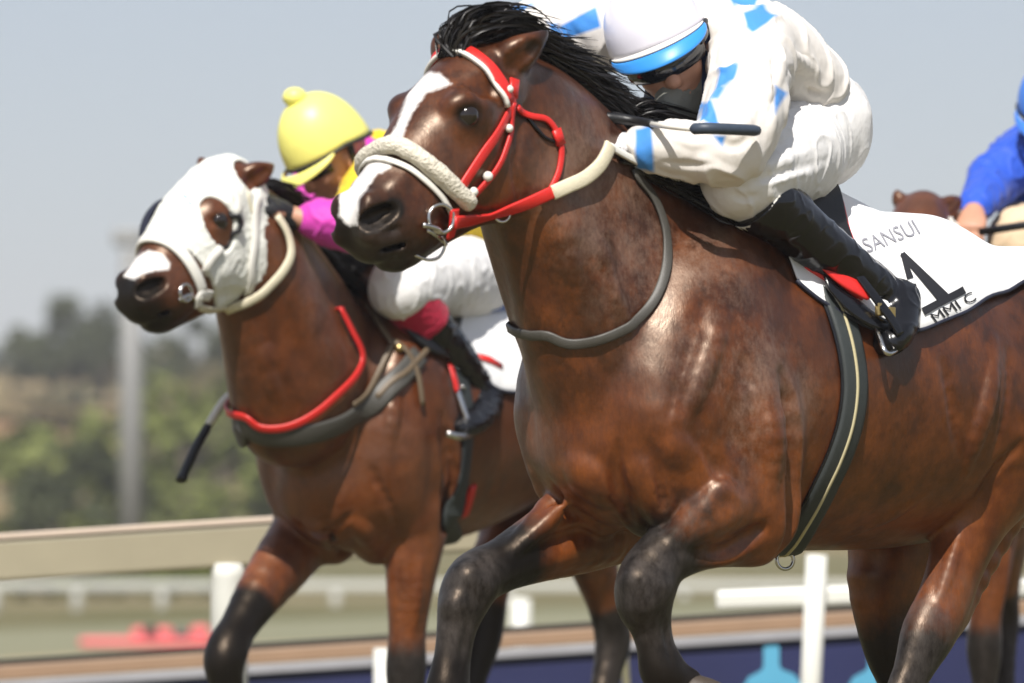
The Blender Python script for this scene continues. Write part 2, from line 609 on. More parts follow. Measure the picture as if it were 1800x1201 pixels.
M = {}
M['coat1'] = coat_mat('bay_coat', (.098, .0205, .0034), (.026, .0060, .0020), (.215, .056, .0090))
M['coat2'] = coat_mat('bay_coat_red', (.102, .0215, .0036), (.040, .0092, .0024), (.185, .047, .0078))
def hair_mat():
    n = NT('black_hair')
    f = n.noise(160, 2, .6, stretch=(1, 1, .3))
    return n.set(Base_Color=n.mix(f, (.004, .0035, .0035), (.013, .010, .009)), Roughness=.42, Specular_IOR_Level=.5)
M['hair'] = hair_mat()
M['eye'] = simple_mat('horse_eye', (.012, .007, .005), .06, spec=.8)
M['hoof'] = simple_mat('hoof_horn', (.055, .042, .032), .55, .35, 60, bump=.3, bscale=120)
M['red_strap'] = simple_mat('red_nylon_strap', (.60, .022, .018), .38, .14, 120, bump=.2, bscale=500, bdist=.001)
M['white_strap'] = simple_mat('white_strap', (.74, .72, .66), .5, .08, 60, bump=.15, bscale=300, bdist=.001)
M['cream_rubber'] = simple_mat('cream_rubber_rein', (.66, .60, .44), .55, .12, 90, bump=.5, bscale=260, bdist=.0015)
M['fleece'] = simple_mat('sheepskin_fleece', (.70, .65, .54), .95, .16, 70, bump=1.0, bscale=130, bdist=.008, spec=.1)
M['steel'] = simple_mat('steel', (.55, .54, .52), .22, .1, 40, metal=1.0)
M['brass'] = simple_mat('brass_fitting', (.62, .46, .20), .3, .1, 40, metal=1.0)
M['grey_strap'] = simple_mat('grey_neck_strap', (.060, .056, .048), .5, .2, 80, bump=.3, bscale=300, bdist=.001)
M['brown_leather'] = simple_mat('worn_brown_leather', (.12, .085, .05), .5, .3, 60, bump=.3, bscale=200, bdist=.001)
M['black_leather'] = simple_mat('black_boot_leather', (.0045, .0045, .006), .22, .3, 18, bump=.22, bscale=20, bdist=.006, spec=.5)
M['black_mat'] = simple_mat('black_saddle', (.006, .006, .007), .45, .3, 40, bump=.3, bscale=160, bdist=.002)
M['girth'] = simple_mat('dark_girth_webbing', (.030, .036, .036), .55, .25, 70, bump=.5, bscale=420, bdist=.001)
M['stitch'] = simple_mat('pale_stitching', (.50, .44, .26), .7, .15, 200)
def cloth_mat(name, col, var=.06, wr=.5, ws=9, rough=.75, fine=500, sheen=.1, **kw):
    n = NT(name)
    c = np.array(col)
    base = n.mix(n.noise(14, 4), tuple(c * (1 - var)), tuple(np.minimum(c * (1 + var), .9)))
    b1 = n.bump(n.noise(ws, 3, .55), wr, .02)
    b2 = n.bump(n.noise(ws * 3.2, 3, .5, stretch=(1, 1, .45)), wr * .6, .008, b1)
    b3 = n.bump(n.noise(fine, 2), .12, .0008, b2)
    return n.set(Base_Color=base, Roughness=rough, Normal=b3, Sheen_Weight=sheen, Specular_IOR_Level=.3, **kw)
M['white_cloth'] = cloth_mat('white_saddle_cloth', (.80, .80, .80), .03, .35, 7)
M['breeches'] = cloth_mat('white_breeches', (.74, .73, .72), .05, .35, 12)
M['ink'] = simple_mat('black_print', (.012, .012, .015), .6)
M['ink_faded'] = simple_mat('faded_print', (.25, .25, .28), .7, .5, 120)
M['navy_trim'] = simple_mat('navy_trim', (.012, .014, .03), .6)
M['skin'] = simple_mat('skin', (.50, .255, .165), .5, .12, 30, bump=.15, bscale=90, bdist=.002)
M['skin_dark'] = simple_mat('skin_brown', (.30, .13, .075), .5, .12, 30, bump=.15, bscale=90, bdist=.002)
# ------------------------------------------------------------------ setting: ground, hill, rails, boards, pole, trees
SLOPE = 0.064
def ground_z(x, y):
    k = float(1 - smooth01(np.array([y]), 25, 70)[0])
    z = SLOPE * max(-60, min(60, x)) * k
    z += -0.05 * (1 - k)
    return z - .02
def grid_mesh(name, xs, ys, fz, mat, cat=None):
    V = np.array([[x, y, fz(x, y)] for y in ys for x in xs]); n = len(xs)
    Q = np.array([[j * n + i, j * n + i + 1, (j + 1) * n + i + 1, (j + 1) * n + i] for j in range(len(ys) - 1) for i in range(n - 1)])
    return link(name, mesh_from(name, V, Q, mat))

def ground_mat():
    n = NT('turf_and_sand'); pos = n.coord()
    sep = n.node('ShaderNodeSeparateXYZ'); n.lk(pos, sep.inputs[0])
    wob = n.math('MULTIPLY', n.math('SUBTRACT', n.noise(.35, 3, .6, vec=pos), .5), 3.0)
    y = n.math('ADD', sep.outputs[1], wob)
    g = n.mix(n.noise(1.3, 5, .65, vec=pos), (.085, .090, .034), (.16, .145, .070))
    g = n.mix(n.ramp(n.noise(.12, 4, .6, vec=pos), [(.42, 0), (.62, 1)]), g, (.22, .185, .105))
    sand = n.mix(n.noise(3, 5, .7, vec=pos), (.36, .28, .17), (.48, .39, .25))
    def band(a, b, e):
        m = n.node('ShaderNodeMapRange', interpolation_type='SMOOTHSTEP'); m.inputs[1].default_value = a - e; m.inputs[2].default_value = a + e
        n.lk(y, m.inputs[0])
        m2 = n.node('ShaderNodeMapRange', interpolation_type='SMOOTHSTEP'); m2.inputs[1].default_value = b - e; m2.inputs[2].default_value = b + e
        n.lk(y, m2.inputs[0])
        return n.math('SUBTRACT', m.outputs[0], m2.outputs[0])
    c = n.mix(band(28.5, 36.5, .7), g, sand)
    c = n.mix(band(36.5, 46, .8), c, n.mix(n.noise(2.2, 4, .6, vec=pos), (.20, .20, .12), (.26, .25, .17)))
    return n.set(Base_Color=c, Roughness=.9, Specular_IOR_Level=.15, Normal=n.bump(n.noise(14, 4, .7, vec=pos), .8, .05))
def axis(vals): return np.unique(np.concatenate(vals))
gx = axis([np.linspace(-4000, -60, 8), np.linspace(-60, 60, 41), np.linspace(60, 4000, 8)])
gy = axis([np.linspace(-60, 25, 18), np.linspace(25, 75, 21), np.linspace(75, 400, 10), np.linspace(400, 6000, 6)])
gr = grid_mesh('ground', gx, gy, ground_z, ground_mat()); gr['kind'] = 'structure'

def hill_z(x, y):
    """a long dry hillside that climbs towards the right"""
    q = Vector((x * .012, y * .012, 2.0)); d = y - 12
    base = 6.6 + 6.0 * float(smooth01(np.array([x]), -5, 45)[0]) - 1.2 * float(smooth01(np.array([-x]), 20, 90)[0])
    rise = float(smooth01(np.array([y]), 105, 245)[0])
    fall = float(smooth01(np.array([y]), 300, 620)[0])
    k = max(0, 1 - .0 * d)
    return ground_z(x, y) - .3 + (base * rise * (1 + .0 * k) + 2.2 * mnoise.noise(q) * rise + .7 * mnoise.noise(q * 4.1) * rise) * (1 - fall * .6)
def on_hill(px, py):
    d = ray(px, py)
    for t in np.arange(115, 320, .5):
        p = CAM + d * t
        if p[1] > 101 and p[2] < hill_z(p[0], p[1]): return p
    return CAM + d * 240
SOIL = [(*on_hill(50, 780), 9.0, (.36, .19, .10)), (*on_hill(62, 672), 4.5, (.52, .39, .22)), (*on_hill(280, 705), 4.5, (.50, .35, .20)), (*on_hill(330, 640), 10.0, (.27, .20, .11))]
def hill_mat():
    n = NT('dry_hillside'); pos = n.coord()
    a = n.mix(n.noise(.10, 4, .6, vec=pos), (.20, .16, .075), (.30, .215, .115))
    a = n.mix(n.ramp(n.noise(.035, 4, .6, vec=pos), [(.5, 0), (.6, 1)]), a, (.33, .19, .105))
    a = n.mix(n.ramp(n.noise(.06, 5, .65, vec=pos), [(.58, 0), (.66, 1)]), a, (.43, .31, .18))
    for cx, cy, cz, rad, col in SOIL:
        dn = n.node('ShaderNodeVectorMath', operation='DISTANCE'); dn.inputs[1].default_value = (cx, cy, cz)
        mp = n.node('ShaderNodeMapping'); n.lk(pos, mp.inputs[0]); mp.inputs['Scale'].default_value = (1, 1, 1); n.lk(mp.outputs[0], dn.inputs[0])
        d = n.math('ADD', dn.outputs['Value'], n.math('MULTIPLY', n.math('SUBTRACT', n.noise(.25, 4, .6, vec=pos), .5), rad * .9))
        a = n.mix(n.ramp(n.math('DIVIDE', d, rad * 2), [(.32, 1), (.52, 0)]), a, col)
    a = n.mix(n.ramp(n.noise(.2, 4, .7, vec=pos), [(.5, 0), (.62, 1)]), a, (.08, .095, .04))
    return n.set(Base_Color=a, Roughness=.95, Specular_IOR_Level=.1, Normal=n.bump(n.noise(.9, 5, .7, vec=pos), 1.0, .6))
hx = axis([np.linspace(-420, -80, 18), np.linspace(-80, 80, 81), np.linspace(80, 420, 18)])
hy = axis([np.linspace(100, 300, 81), np.linspace(300, 640, 16)])
hl_ = grid_mesh('hill', hx, hy, hill_z, hill_mat()); hl_['kind'] = 'structure'

M['rail_beige'] = simple_mat('weathered_rail_plastic', (.31, .275, .19), .5, .12, 5, bump=.12, bscale=20)
M['rail_cap'] = simple_mat('rail_top_strip', (.56, .45, .36), .5, .1, 6)
M['rail_white'] = simple_mat('white_rail_plastic', (.68, .68, .63), .4, .07, 6, bump=.1, bscale=30)
M['rail_far'] = simple_mat('dulled_white_rail', (.46, .46, .42), .5, .1, 6)
M['board_navy'] = simple_mat('navy_board', (.016, .020, .075), .45, .3, 2.2, bump=.1, bscale=8)
M['board_frame'] = simple_mat('grey_board_frame', (.27, .27, .29), .5, .2, 6)
M['board_cap'] = simple_mat('brown_board_rail', (.29, .185, .115), .55, .2, 4)
M['board_figure'] = simple_mat('light_blue_print', (.085, .33, .50), .55, .1, 6)
M['shade_line'] = simple_mat('dark_shadow_line', (.03, .022, .015), .6, .2, 8)  # near-black colour that stands for the shadow line over the brown rail
RY = 6.25
def rail_z(px, py, y): return at_y(px, py, y)[2]
def sloped_bar(mb, x0, x1, y, zc_at0, hy_, hz, mi=0, n=1):
    """a bar along x that follows the slope of the track; zc_at0 is the height of its centre line at x = 0"""
    a, b = np.array([x0, y, zc_at0 + SLOPE * x0]), np.array([x1, y, zc_at0 + SLOPE * x1])
    u = nrm(b - a); w = np.cross(u, [0, 1, 0]); w = w if w[2] > 0 else -w
    R = np.stack([u, [0, 1.0, 0], w])
    mb.box((a + b) / 2, (np.linalg.norm(b - a) / 2, hy_, hz), R, mi)
# main running rail: beige moulded rail on white bowed supports
z0 = at_y(0, 939, RY); zr = z0[2] - SLOPE * z0[0]          # height of the rail's top edge at x = 0
rail = thing('running_rail', 'beige plastic running rail on a white support behind the horses', 'rail', (-1.2, RY, 0))
mb = MB(); sloped_bar(mb, -30, 30, RY, zr - .082, .05, .066); mb.build('rail_beam', M['rail_beige'], rail, False, bevel=.012)
mb = MB(); sloped_bar(mb, -30, 30, RY - .002, zr - .008, .056, .009); mb.build('rail_top', M['rail_cap'], rail, False, bevel=.004)
for xi in (-13.4, -9.4, -5.4, at_y(402, 1000, RY)[0], 2.95, 6.7, 10.7, 14.7):
    mb = MB(); zt = zr + SLOPE * xi - .15; zb = ground_z(xi, RY + .3) - .1
    pts = catmull(np.array([(xi, RY, zt + .02), (xi, RY + .04, zt - .25), (xi, RY + .20, zt - .62), (xi, RY + .34, zb)]), 6)
    mb.tube(pts, [.072] * 19, 14, flat=.8); mb.build('post', M['rail_white'], rail)
# low advertising boards behind the rail
BY = 8.0
b0 = at_y(900, 1143, BY); zb0 = b0[2] - SLOPE * b0[0]
board_fence = thing('advertising_board', 'long low navy advertising board with light blue figures under a brown rail', 'advertising board', (0, BY, 0))
pan_w = 2.4
for k in range(-8, 9):
    mb = MB(); sloped_bar(mb, k * pan_w + .012 + .4, (k + 1) * pan_w - .012 + .4, BY, zb0 - .31, .015, .285); mb.build('panel', M['board_navy'], board_fence, False, bevel=.004)
mb = MB(); sloped_bar(mb, -20, 22, BY - .01, zb0 - .010, .03, .016); mb.build('frame', M['board_frame'], board_fence, False, bevel=.004)
mb = MB(); sloped_bar(mb, -20, 22, BY + .02, zb0 + .034, .05, .024); mb.build('cap_rail', M['board_cap'], board_fence, False, bevel=.006)
mb = MB(); sloped_bar(mb, -20, 22, BY + .03, zb0 + .069, .045, .009); mb.build('shadow_strip', M['shade_line'], board_fence, False)  # dark bar drawn in place of the shadow line above the cap rail
for fx, sc in ((1356, 1.0), (1540, 1.0), (1900, 1.0)):
    c = at_y(fx, 1200, BY - .022); sc2 = sc / (F / (BY + 12))
    out = [(-52, -60), (-50, -5), (-40, 12), (-18, 22), (-14, 30), (-14, 62), (-6, 68), (6, 68), (14, 62), (14, 30), (18, 22), (40, 12), (52, -5), (54, -60)]
    mb = MB(); zc_ = c[2]; sh_ = lambda X: SLOPE * X
    fr_ = [(c[0] + a * sc2, BY - .024, zc_ + b * sc2 + sh_(a * sc2)) for a, b in out]
    bk = [(p[0], BY - .016, p[2]) for p in fr_]
    n_ = len(out)
    mb.add(fr_ + bk, [tuple(range(n_))] + [(i, i + n_, (i + 1) % n_ + n_, (i + 1) % n_) for i in range(n_)])
    mb.build('printed_figure', M['board_figure'], board_fence, False)
# white crossing rail with its post, right of the middle
WY = 7.2
wr_ = thing('white_rail', 'short white rail with one upright post under the leading horse belly', 'rail', (at_y(1425, 1200, WY)[0], WY, 0))
a = at_y(1258, 1056, WY); b = at_y(1890, 1030, WY); u = nrm(b - a); w = np.cross(u, [0, 1, 0]); w = w if w[2] > 0 else -w
mb = MB(); mb.box((a + b) / 2, (np.linalg.norm(b - a) / 2, .035, .032), np.stack([u, [0, 1.0, 0], w])); mb.build('rail_beam', M['rail_white'], wr_, False, bevel=.015)
t = at_y(1434, 975, WY); bt_ = at_y(1412, 1230, WY); bt_[2] = ground_z(bt_[0], WY) - .05
mb = MB(); mb.tube([t - [0, .06, 0], (t + bt_) / 2 - [0, .06, 0], bt_ - [0, .06, 0]], .035, 14); mb.build('post', M['rail_white'], wr_)
for k, (px, py0, py1, yy, r, lab) in enumerate(((915, 1052, 1116, 20.0, .055, 'small white marker post between the leading horse forelegs'),
                             (1715, 1078, 1108, 14.0, .07, 'stubby white marker post beside the leading horse hind leg'),
                             (675, 1140, 1175, 7.7, .035, 'white peg standing beside the second horse foreleg'))):
    t = at_y(px, py0, yy); b = at_y(px, py1, yy); b[2] = ground_z(b[0], yy) - .03
    mb = MB(); mb.tube([t, (t + b) / 2, b], r, 12); o = mb.build('marker_post', M['rail_white'])
    tag(o, lab, 'post')
# far white rail and hedge of the inner course
fy = 52.0
fr = thing('course_rail', 'far white rail of the inner course left of the white post', 'rail', (0, fy, 0))
def zpx(py, y): return at_y(900, py, y)[2]
mb = MB(); mb.box((-6, fy, zpx(1030, fy)), (44, .06, .05)); mb.build('rail_beam', M['rail_far'], fr, False, bevel=.02)
for i in range(26):
    x = -14 + i * .93 + rng.uniform(-.1, .1)
    mb = MB(); mb.tube([(x, fy, zpx(1025, fy)), (x, fy + .05, zpx(1072, fy) - .15)], .055, 8); mb.build('post', M['rail_far'], fr)
cx_ = at_y(255, 1118, 36)[0]
pad = thing('course_marker', 'low red marker board with black ends lying on the sand', 'marker', (cx_, 36, 0))
s_ = 48 / F
def blk(name, px0, px1, py0, py1, y, mat, d=.15, bev=.04):
    a = at_y(px0, py1, y); b = at_y(px1, py0, y); mb = MB(); mb.box((a + b) / 2, ((b[0] - a[0]) / 2, d, (b[2] - a[2]) / 2)); return mb.build(name, mat, pad, False, bevel=bev)
red_pl = simple_mat('faded_red_plastic', (.66, .10, .11), .5, .15, 4)
blk('base', 140, 375, 1121, 1136, 36, red_pl); blk('block', 232, 305, 1103, 1122, 36.05, red_pl); blk('block', 335, 368, 1100, 1122, 36.05, red_pl)
blk('insert', 252, 276, 1101, 1116, 35.86, M['black_mat'], .02, .005); blk('insert', 306, 334, 1106, 1121, 36.05, M['black_mat'])

# tall grey pole
py_ = 62.0
pole = thing('light_pole', 'tall pale grey pole standing before the hillside at far left', 'pole', (at_y(232, 900, py_)[0], py_, 0))
pm = simple_mat('galvanised_pole', (.23, .23, .225), .5, .08, 2)
x = at_y(231, 600, py_)[0]
mb = MB(); mb.tube([(x, py_, zpx(1010, py_)), (x, py_, zpx(700, py_)), (x, py_, zpx(438, py_))], [.155, .145, .135], 16); mb.build('shaft', pm, pole)
mb = MB(); mb.box((x - .04, py_, zpx(418, py_)), (.20, .12, .10)); mb.build('lamp_head', pm, pole, False, bevel=.04)

# trees and bushes on the hillside
def leaf_mat(name, a, b):
    n = NT(name)
    oi = n.node('ShaderNodeObjectInfo')
    c = n.mix(n.noise(.5, 3), a, b)
    return n.set(Base_Color=c, Roughness=.75, Specular_IOR_Level=.2)
LEAF = [leaf_mat('dark_foliage', (.045, .056, .026), (.085, .095, .042)), leaf_mat('green_foliage', (.11, .135, .034), (.19, .205, .060)), leaf_mat('dry_foliage', (.15, .13, .06), (.22, .185, .095))]
BARK = simple_mat('bark', (.09, .07, .05), .9, .3, 3)
def crown_mesh(name, mat, w, h, n_clump, leaves, seed, low=.0):
    g = np.random.default_rng(seed); V, Q = [], []
    for _ in range(n_clump):
        d = nrm(g.normal(size=3)); r = g.uniform(.35, 1) ** .5
        c = np.array([d[0] * w * r, d[1] * w * r, low + h * .5 + d[2] * h * .5 * r])
        cr = g.uniform(.16, .34) * w
        for _ in range(leaves):
            p = c + nrm(g.normal(size=3)) * cr * g.uniform(.4, 1)
            a = nrm(g.normal(size=3)); b = nrm(np.cross(a, g.normal(size=3))); s = g.uniform(.05, .10) * w
            k = len(V); V += [p - a * s - b * s * .5, p + a * s - b * s * .5, p + a * s + b * s * .5, p - a * s + b * s * .5]; Q.append((k, k + 1, k + 2, k + 3))
    return mesh_from(name, V, Q, mat, smooth=False)
CR = {}
for kind, (m_, w, h, ncl, lv) in dict(tall=(LEAF[0], 1.6, 3.4, 26, 60), round=(LEAF[0], 1.9, 2.6, 26, 60), bush=(LEAF[1], 1.5, 1.6, 20, 60), dry=(LEAF[2], 1.5, 1.7, 18, 55)).items():
    CR[kind] = [crown_mesh('crown_' + kind, m_, w, h, ncl, lv, 40 + q * 7 + len(kind)) for q in range(2)]
trunks = []
for q in range(2):
    mb = MB(); g = np.random.default_rng(90 + q)
    mb.tube(catmull(np.array([(0, 0, -.6), (.03, 0, .4), (.10, .05, 1.1), (.05, .1, 1.9)]), 3), list(np.linspace(.17, .07, 10)), 8)
    for _ in range(5):
        a = g.uniform(0, 6.28); z = g.uniform(.6, 1.5); mb.tube([(.07, .04, z), (.5 * math.cos(a), .5 * math.sin(a), z + .5), (1.0 * math.cos(a), 1.0 * math.sin(a), z + .9)], [.07, .045, .02], 6)
    o = mb.build('trunk', BARK); trunks.append(o.data); bpy.data.objects.remove(o)
def tree(name, cat, kind, px, py_base, y, sc, label, zs=1.0, k=0):
    p = at_y(px, py_base, y); z = hill_z(p[0], y) if y > 100 else ground_z(p[0], y)
    t = thing(name, label, cat, (p[0], y, z), 'trees and bushes on the hillside')
    for nm, me in (('trunk', trunks[k % 2]), ('crown', CR[kind][k % 2])):
        o = bpy.data.objects.new(nm, me); COL.objects.link(o); o.parent = t
        if nm == 'crown': o.location = (0, 0, .5 if kind in ('bush', 'dry') else .9)
    t.scale = (sc, sc, sc * zs); t.rotation_euler = (0, 0, k * 1.7)
    return t
TR = [('tree', 'tree', 'tall', 22, 660, 215, .78, 'small dark tree at the left end of the ridge', .75),
      ('tree', 'tree', 'round', 92, 640, 212, 1.00, 'broad dark tree on the ridge at far left', .85),
      ('tree', 'tree', 'round', 134, 640, 210, 1.22, 'tallest dark tree on the ridge left of the pole', .90),
      ('tree', 'tree', 'round', 182, 650, 208, .98, 'dark tree on the ridge just left of the pole', .80),
      ('tree', 'tree', 'dry', 300, 640, 205, 1.35, 'dry olive tree on the ridge just right of the pole', .75),
      ('tree', 'tree', 'round', 356, 680, 190, 1.25, 'grey green tree below the white hooded horse chin', .85),
      ('tree', 'tree', 'dry', 395, 690, 185, 1.3, 'dry tree beside the second horse throat', .8),
      ('bush', 'bush', 'bush', 160, 830, 126, 1.6, 'fresh green bush left of the pole', .85),
      ('bush', 'bush', 'bush', 330, 880, 112, 1.75, 'fresh green bush behind the black whip end', .80),
      ('bush', 'bush', 'bush', 405, 880, 118, 1.8, 'green bush beside the second horse chest', .95),
      ('tree', 'tree', 'round', 140, 910, 104, .95, 'dark low tree behind the beige rail left of the pole', .72),
      ('bush', 'bush', 'bush', 290, 900, 106, .9, 'green bush at the foot of the hill right of the pole', .7),
      ('bush', 'bush', 'bush', 30, 905, 105, .9, 'green bush behind the left end of the beige rail', .6),
      ('bush', 'bush', 'bush', 215, 905, 103, .9, 'green bush at the foot of the pole', .55),
      ('bush', 'bush', 'dry', 60, 700, 180, 1.2, 'dry bush on the slope under the ridge trees', .5),
      ('bush', 'bush', 'dry', 250, 760, 150, 1.1, 'dry bush halfway up the slope behind the pole', .5)]
for k, (nm, cat, kind, px, pb, y, sc, lab, zs) in enumerate(TR):
    tree(nm, cat, kind, px, pb, y, sc, lab, zs, k)
# hedge plants along the far course rail
ORD = ['leftmost clipped', 'second clipped', 'third clipped', 'fourth clipped', 'fifth clipped', 'sixth clipped', 'seventh clipped', 'eighth clipped', 'ninth clipped']
for k in range(9):
    px = 20 + k * 46 + rng.uniform(-10, 10); p = at_y(px, 1060, 58)
    t = thing('hedge_bush', ('%s hedge bush behind the far white course rail' % ORD[k]), 'bush', (p[0], 58, ground_z(p[0], 58)), 'hedge bushes along the far course rail')
    o = bpy.data.objects.new('crown', CR['bush'][k % 2]); COL.objects.link(o); o.parent = t
    t.scale = (.22, .22, .26); t.rotation_euler = (0, 0, k)
# ------------------------------------------------------------------ the leading bay horse
F1 = Frame(at_y(1085, 830, 0.25), 45)
P = F1.P
H = Solid(F1, .0055)
# trunk
H.chain([(P(1085, 775), .165, .165), (P(1150, 715), .215, .25), (P(1250, 680), .245, .31), (P(1380, 680), .265, .335),
         (P(1560, 690), .285, .325), (P(1720, 695), .265, .28), (P(1860, 690), .26, .29), (P(1960, 715), .21, .25)], k=.05, n=3)
H.chain([(P(1130, 395), .05, .07), (P(1240, 375), .055, .06), (P(1350, 395), .06, .05), (P(1460, 420), .07, .04)], k=.10)
# neck
H.chain([(P(885, 165), .075, .10), (P(955, 275), .090, .165), (P(1030, 400), .105, .215), (P(1085, 510), .135, .25), (P(1140, 640), .19, .27)], k=.05, n=4)
for s in (1, -1):
    dx = lambda b: (s - 1) * b * .707 * 850 / 1.0        # the mirrored side, in photo pixels
    def Q(px, py, b):
        p = P(px, py, b)
        return p if s > 0 else p - F1.l * (2 * b)
    # shoulder blade, point of shoulder, upper arm, triceps
    H.chain([(Q(1300, 420, .10), .06, .10), (Q(1255, 560, .145), .080, .14), (Q(1195, 700, .145), .08, .13), (Q(1172, 790, .130), .078, .10)], k=.07)
    H.chain([(Q(1295, 600, .20), .055, .07), (Q(1325, 740, .215), .075, .10), (Q(1335, 860, .20), .065, .085), (Q(1345, 930, .185), .05, .06)], k=.035)
    H.chain([(Q(1178, 790, .135), .078, .085), (Q(1258, 860, .165), .080, .095), (Q(1325, 915, .17), .075, .085)], k=.05)
    # breast muscles
    H.chain([(Q(1108, 775, .066), .054, .05), (Q(1118, 838, .076), .074, .080), (Q(1146, 892, .07), .058, .07)], k=.014)
    H.chain([(Q(1150, 760, .155), .035, .05), (Q(1165, 840, .150), .040, .06), (Q(1200, 905, .14), .03, .05)], k=.02)
    H.chain([(Q(1290, 470, .155), .022, .03), (Q(1262, 580, .205), .022, .03), (Q(1225, 690, .215), .016, .03)], k=.03)
    # jugular furrow and neck muscles
    H.chain([(Q(955, 330, .060), .03, .045), (Q(1025, 460, .080), .030, .055), (Q(1085, 590, .10), .02, .04)], k=.06)
    # haunch
    H.chain([(Q(1825, 560, .13), .10, .16), (Q(1808, 680, .170), .120, .22), (Q(1762, 790, .175), .105, .16)], k=.055)
    H.chain([(Q(1742, 600, .215), .025, .045), (Q(1735, 700, .245), .03, .055), (Q(1712, 800, .235), .025, .04)], k=.022)
    H.chain([(Q(1800, 620, .235), .03, .05), (Q(1790, 730, .262), .035, .06), (Q(1762, 830, .235), .025, .04)], k=.02)
# --- hind legs
def hind(pts, k=.04): H.chain(pts, k=k, n=3, kin=.02)
hind([(P(1800, 730, .17), .11, .17), (P(1745, 830, .17), .092, .125), (P(1712, 900, .155), .072, .085), (P(1678, 1000, .145), .050, .062),
      (P(1655, 1070, .14), .044, .062), (P(1628, 1120, .14), .043, .060), (P(1604, 1180, .14), .031, .042), (P(1572, 1255, .14), .029, .040),
      (P(1545, 1330, .14), .036, .046), (P(1515, 1370, .14), .032, .036), (P(1490, 1400, .14), .04, .05)])
H.chain([(P(1805, 850, .15), .03, .045), (P(1752, 950, .14), .024, .03), (P(1705, 1050, .14), .016, .02), (P(1672, 1100, .14), .022, .026)], k=.02)
hind([(P(1690, 780, -.14), .11, .16), (P(1620, 900, -.15), .10, .15), (P(1565, 990, -.15), .075, .115), (P(1558, 1080, -.15), .055, .08),
      (P(1575, 1160, -.14), .05, .062), (P(1600, 1230, -.14), .036, .042), (P(1625, 1320, -.14), .034, .04), (P(1635, 1380, -.14), .037, .045), (P(1620, 1430, -.14), .04, .05)])
# --- near foreleg, folded
H.chain([(P(1318, 918, .175), .080, .085), (P(1262, 918, .165), .074, .090), (P(1205, 950, .15), .060, .068), (P(1160, 985, .145), .052, .056),
         (P(1138, 1020, .14), .056, .060), (P(1132, 1058, .14), .050, .058), (P(1143, 1095, .14), .033, .043), (P(1153, 1140, .145), .029, .039),
         (P(1165, 1180, .15), .040, .045), (P(1190, 1198, .16), .030, .032)], k=.03, n=3, kin=.015)
H.chain([(P(1190, 1196, .16), .034, .034), (P(1206, 1203, .172), .036, .036)], k=.012)
H.chain([(P(1300, 885, .215), .045, .05), (P(1255, 895, .215), .05, .058), (P(1205, 935, .19), .032, .036), (P(1165, 975, .165), .012, .014)], k=.014)
H.chain([(P(1300, 955, .20), .035, .035), (P(1250, 965, .195), .035, .035), (P(1190, 985, .165), .014, .014)], k=.014)
H.ball(P(1118, 1020, .160), .024, .035); H.ball(P(1152, 1032, .178), .02, .035); H.ball(P(1128, 1060, .170), .02, .03)
# --- far foreleg
H.chain([(P(1085, 905, -.15), .078, .10), (P(1010, 935, -.15), .072, .088), (P(935, 968, -.145), .056, .066), (P(880, 995, -.14), .048, .052),
         (P(835, 1018, -.14), .050, .054), (P(815, 1055, -.14), .046, .050), (P(803, 1100, -.14), .032, .041), (P(795, 1160, -.14), .029, .039),
         (P(786, 1225, -.14), .040, .046), (P(800, 1262, -.14), .030, .034), (P(815, 1290, -.14), .042, .050)], k=.035, n=3, kin=.015)
H.chain([(P(1060, 880, -.105), .045, .045), (P(995, 895, -.10), .045, .050), (P(930, 945, -.105), .026, .030), (P(880, 985, -.115), .010, .012)], k=.014)
H.chain([(P(1065, 955, -.11), .04, .04), (P(985, 968, -.105), .034, .036), (P(915, 1000, -.115), .012, .014)], k=.014)
H.ball(P(822, 1014, -.115), .024, .035); H.ball(P(850, 1030, -.106), .02, .03); H.ball(P(800, 1062, -.12), .018, .03)
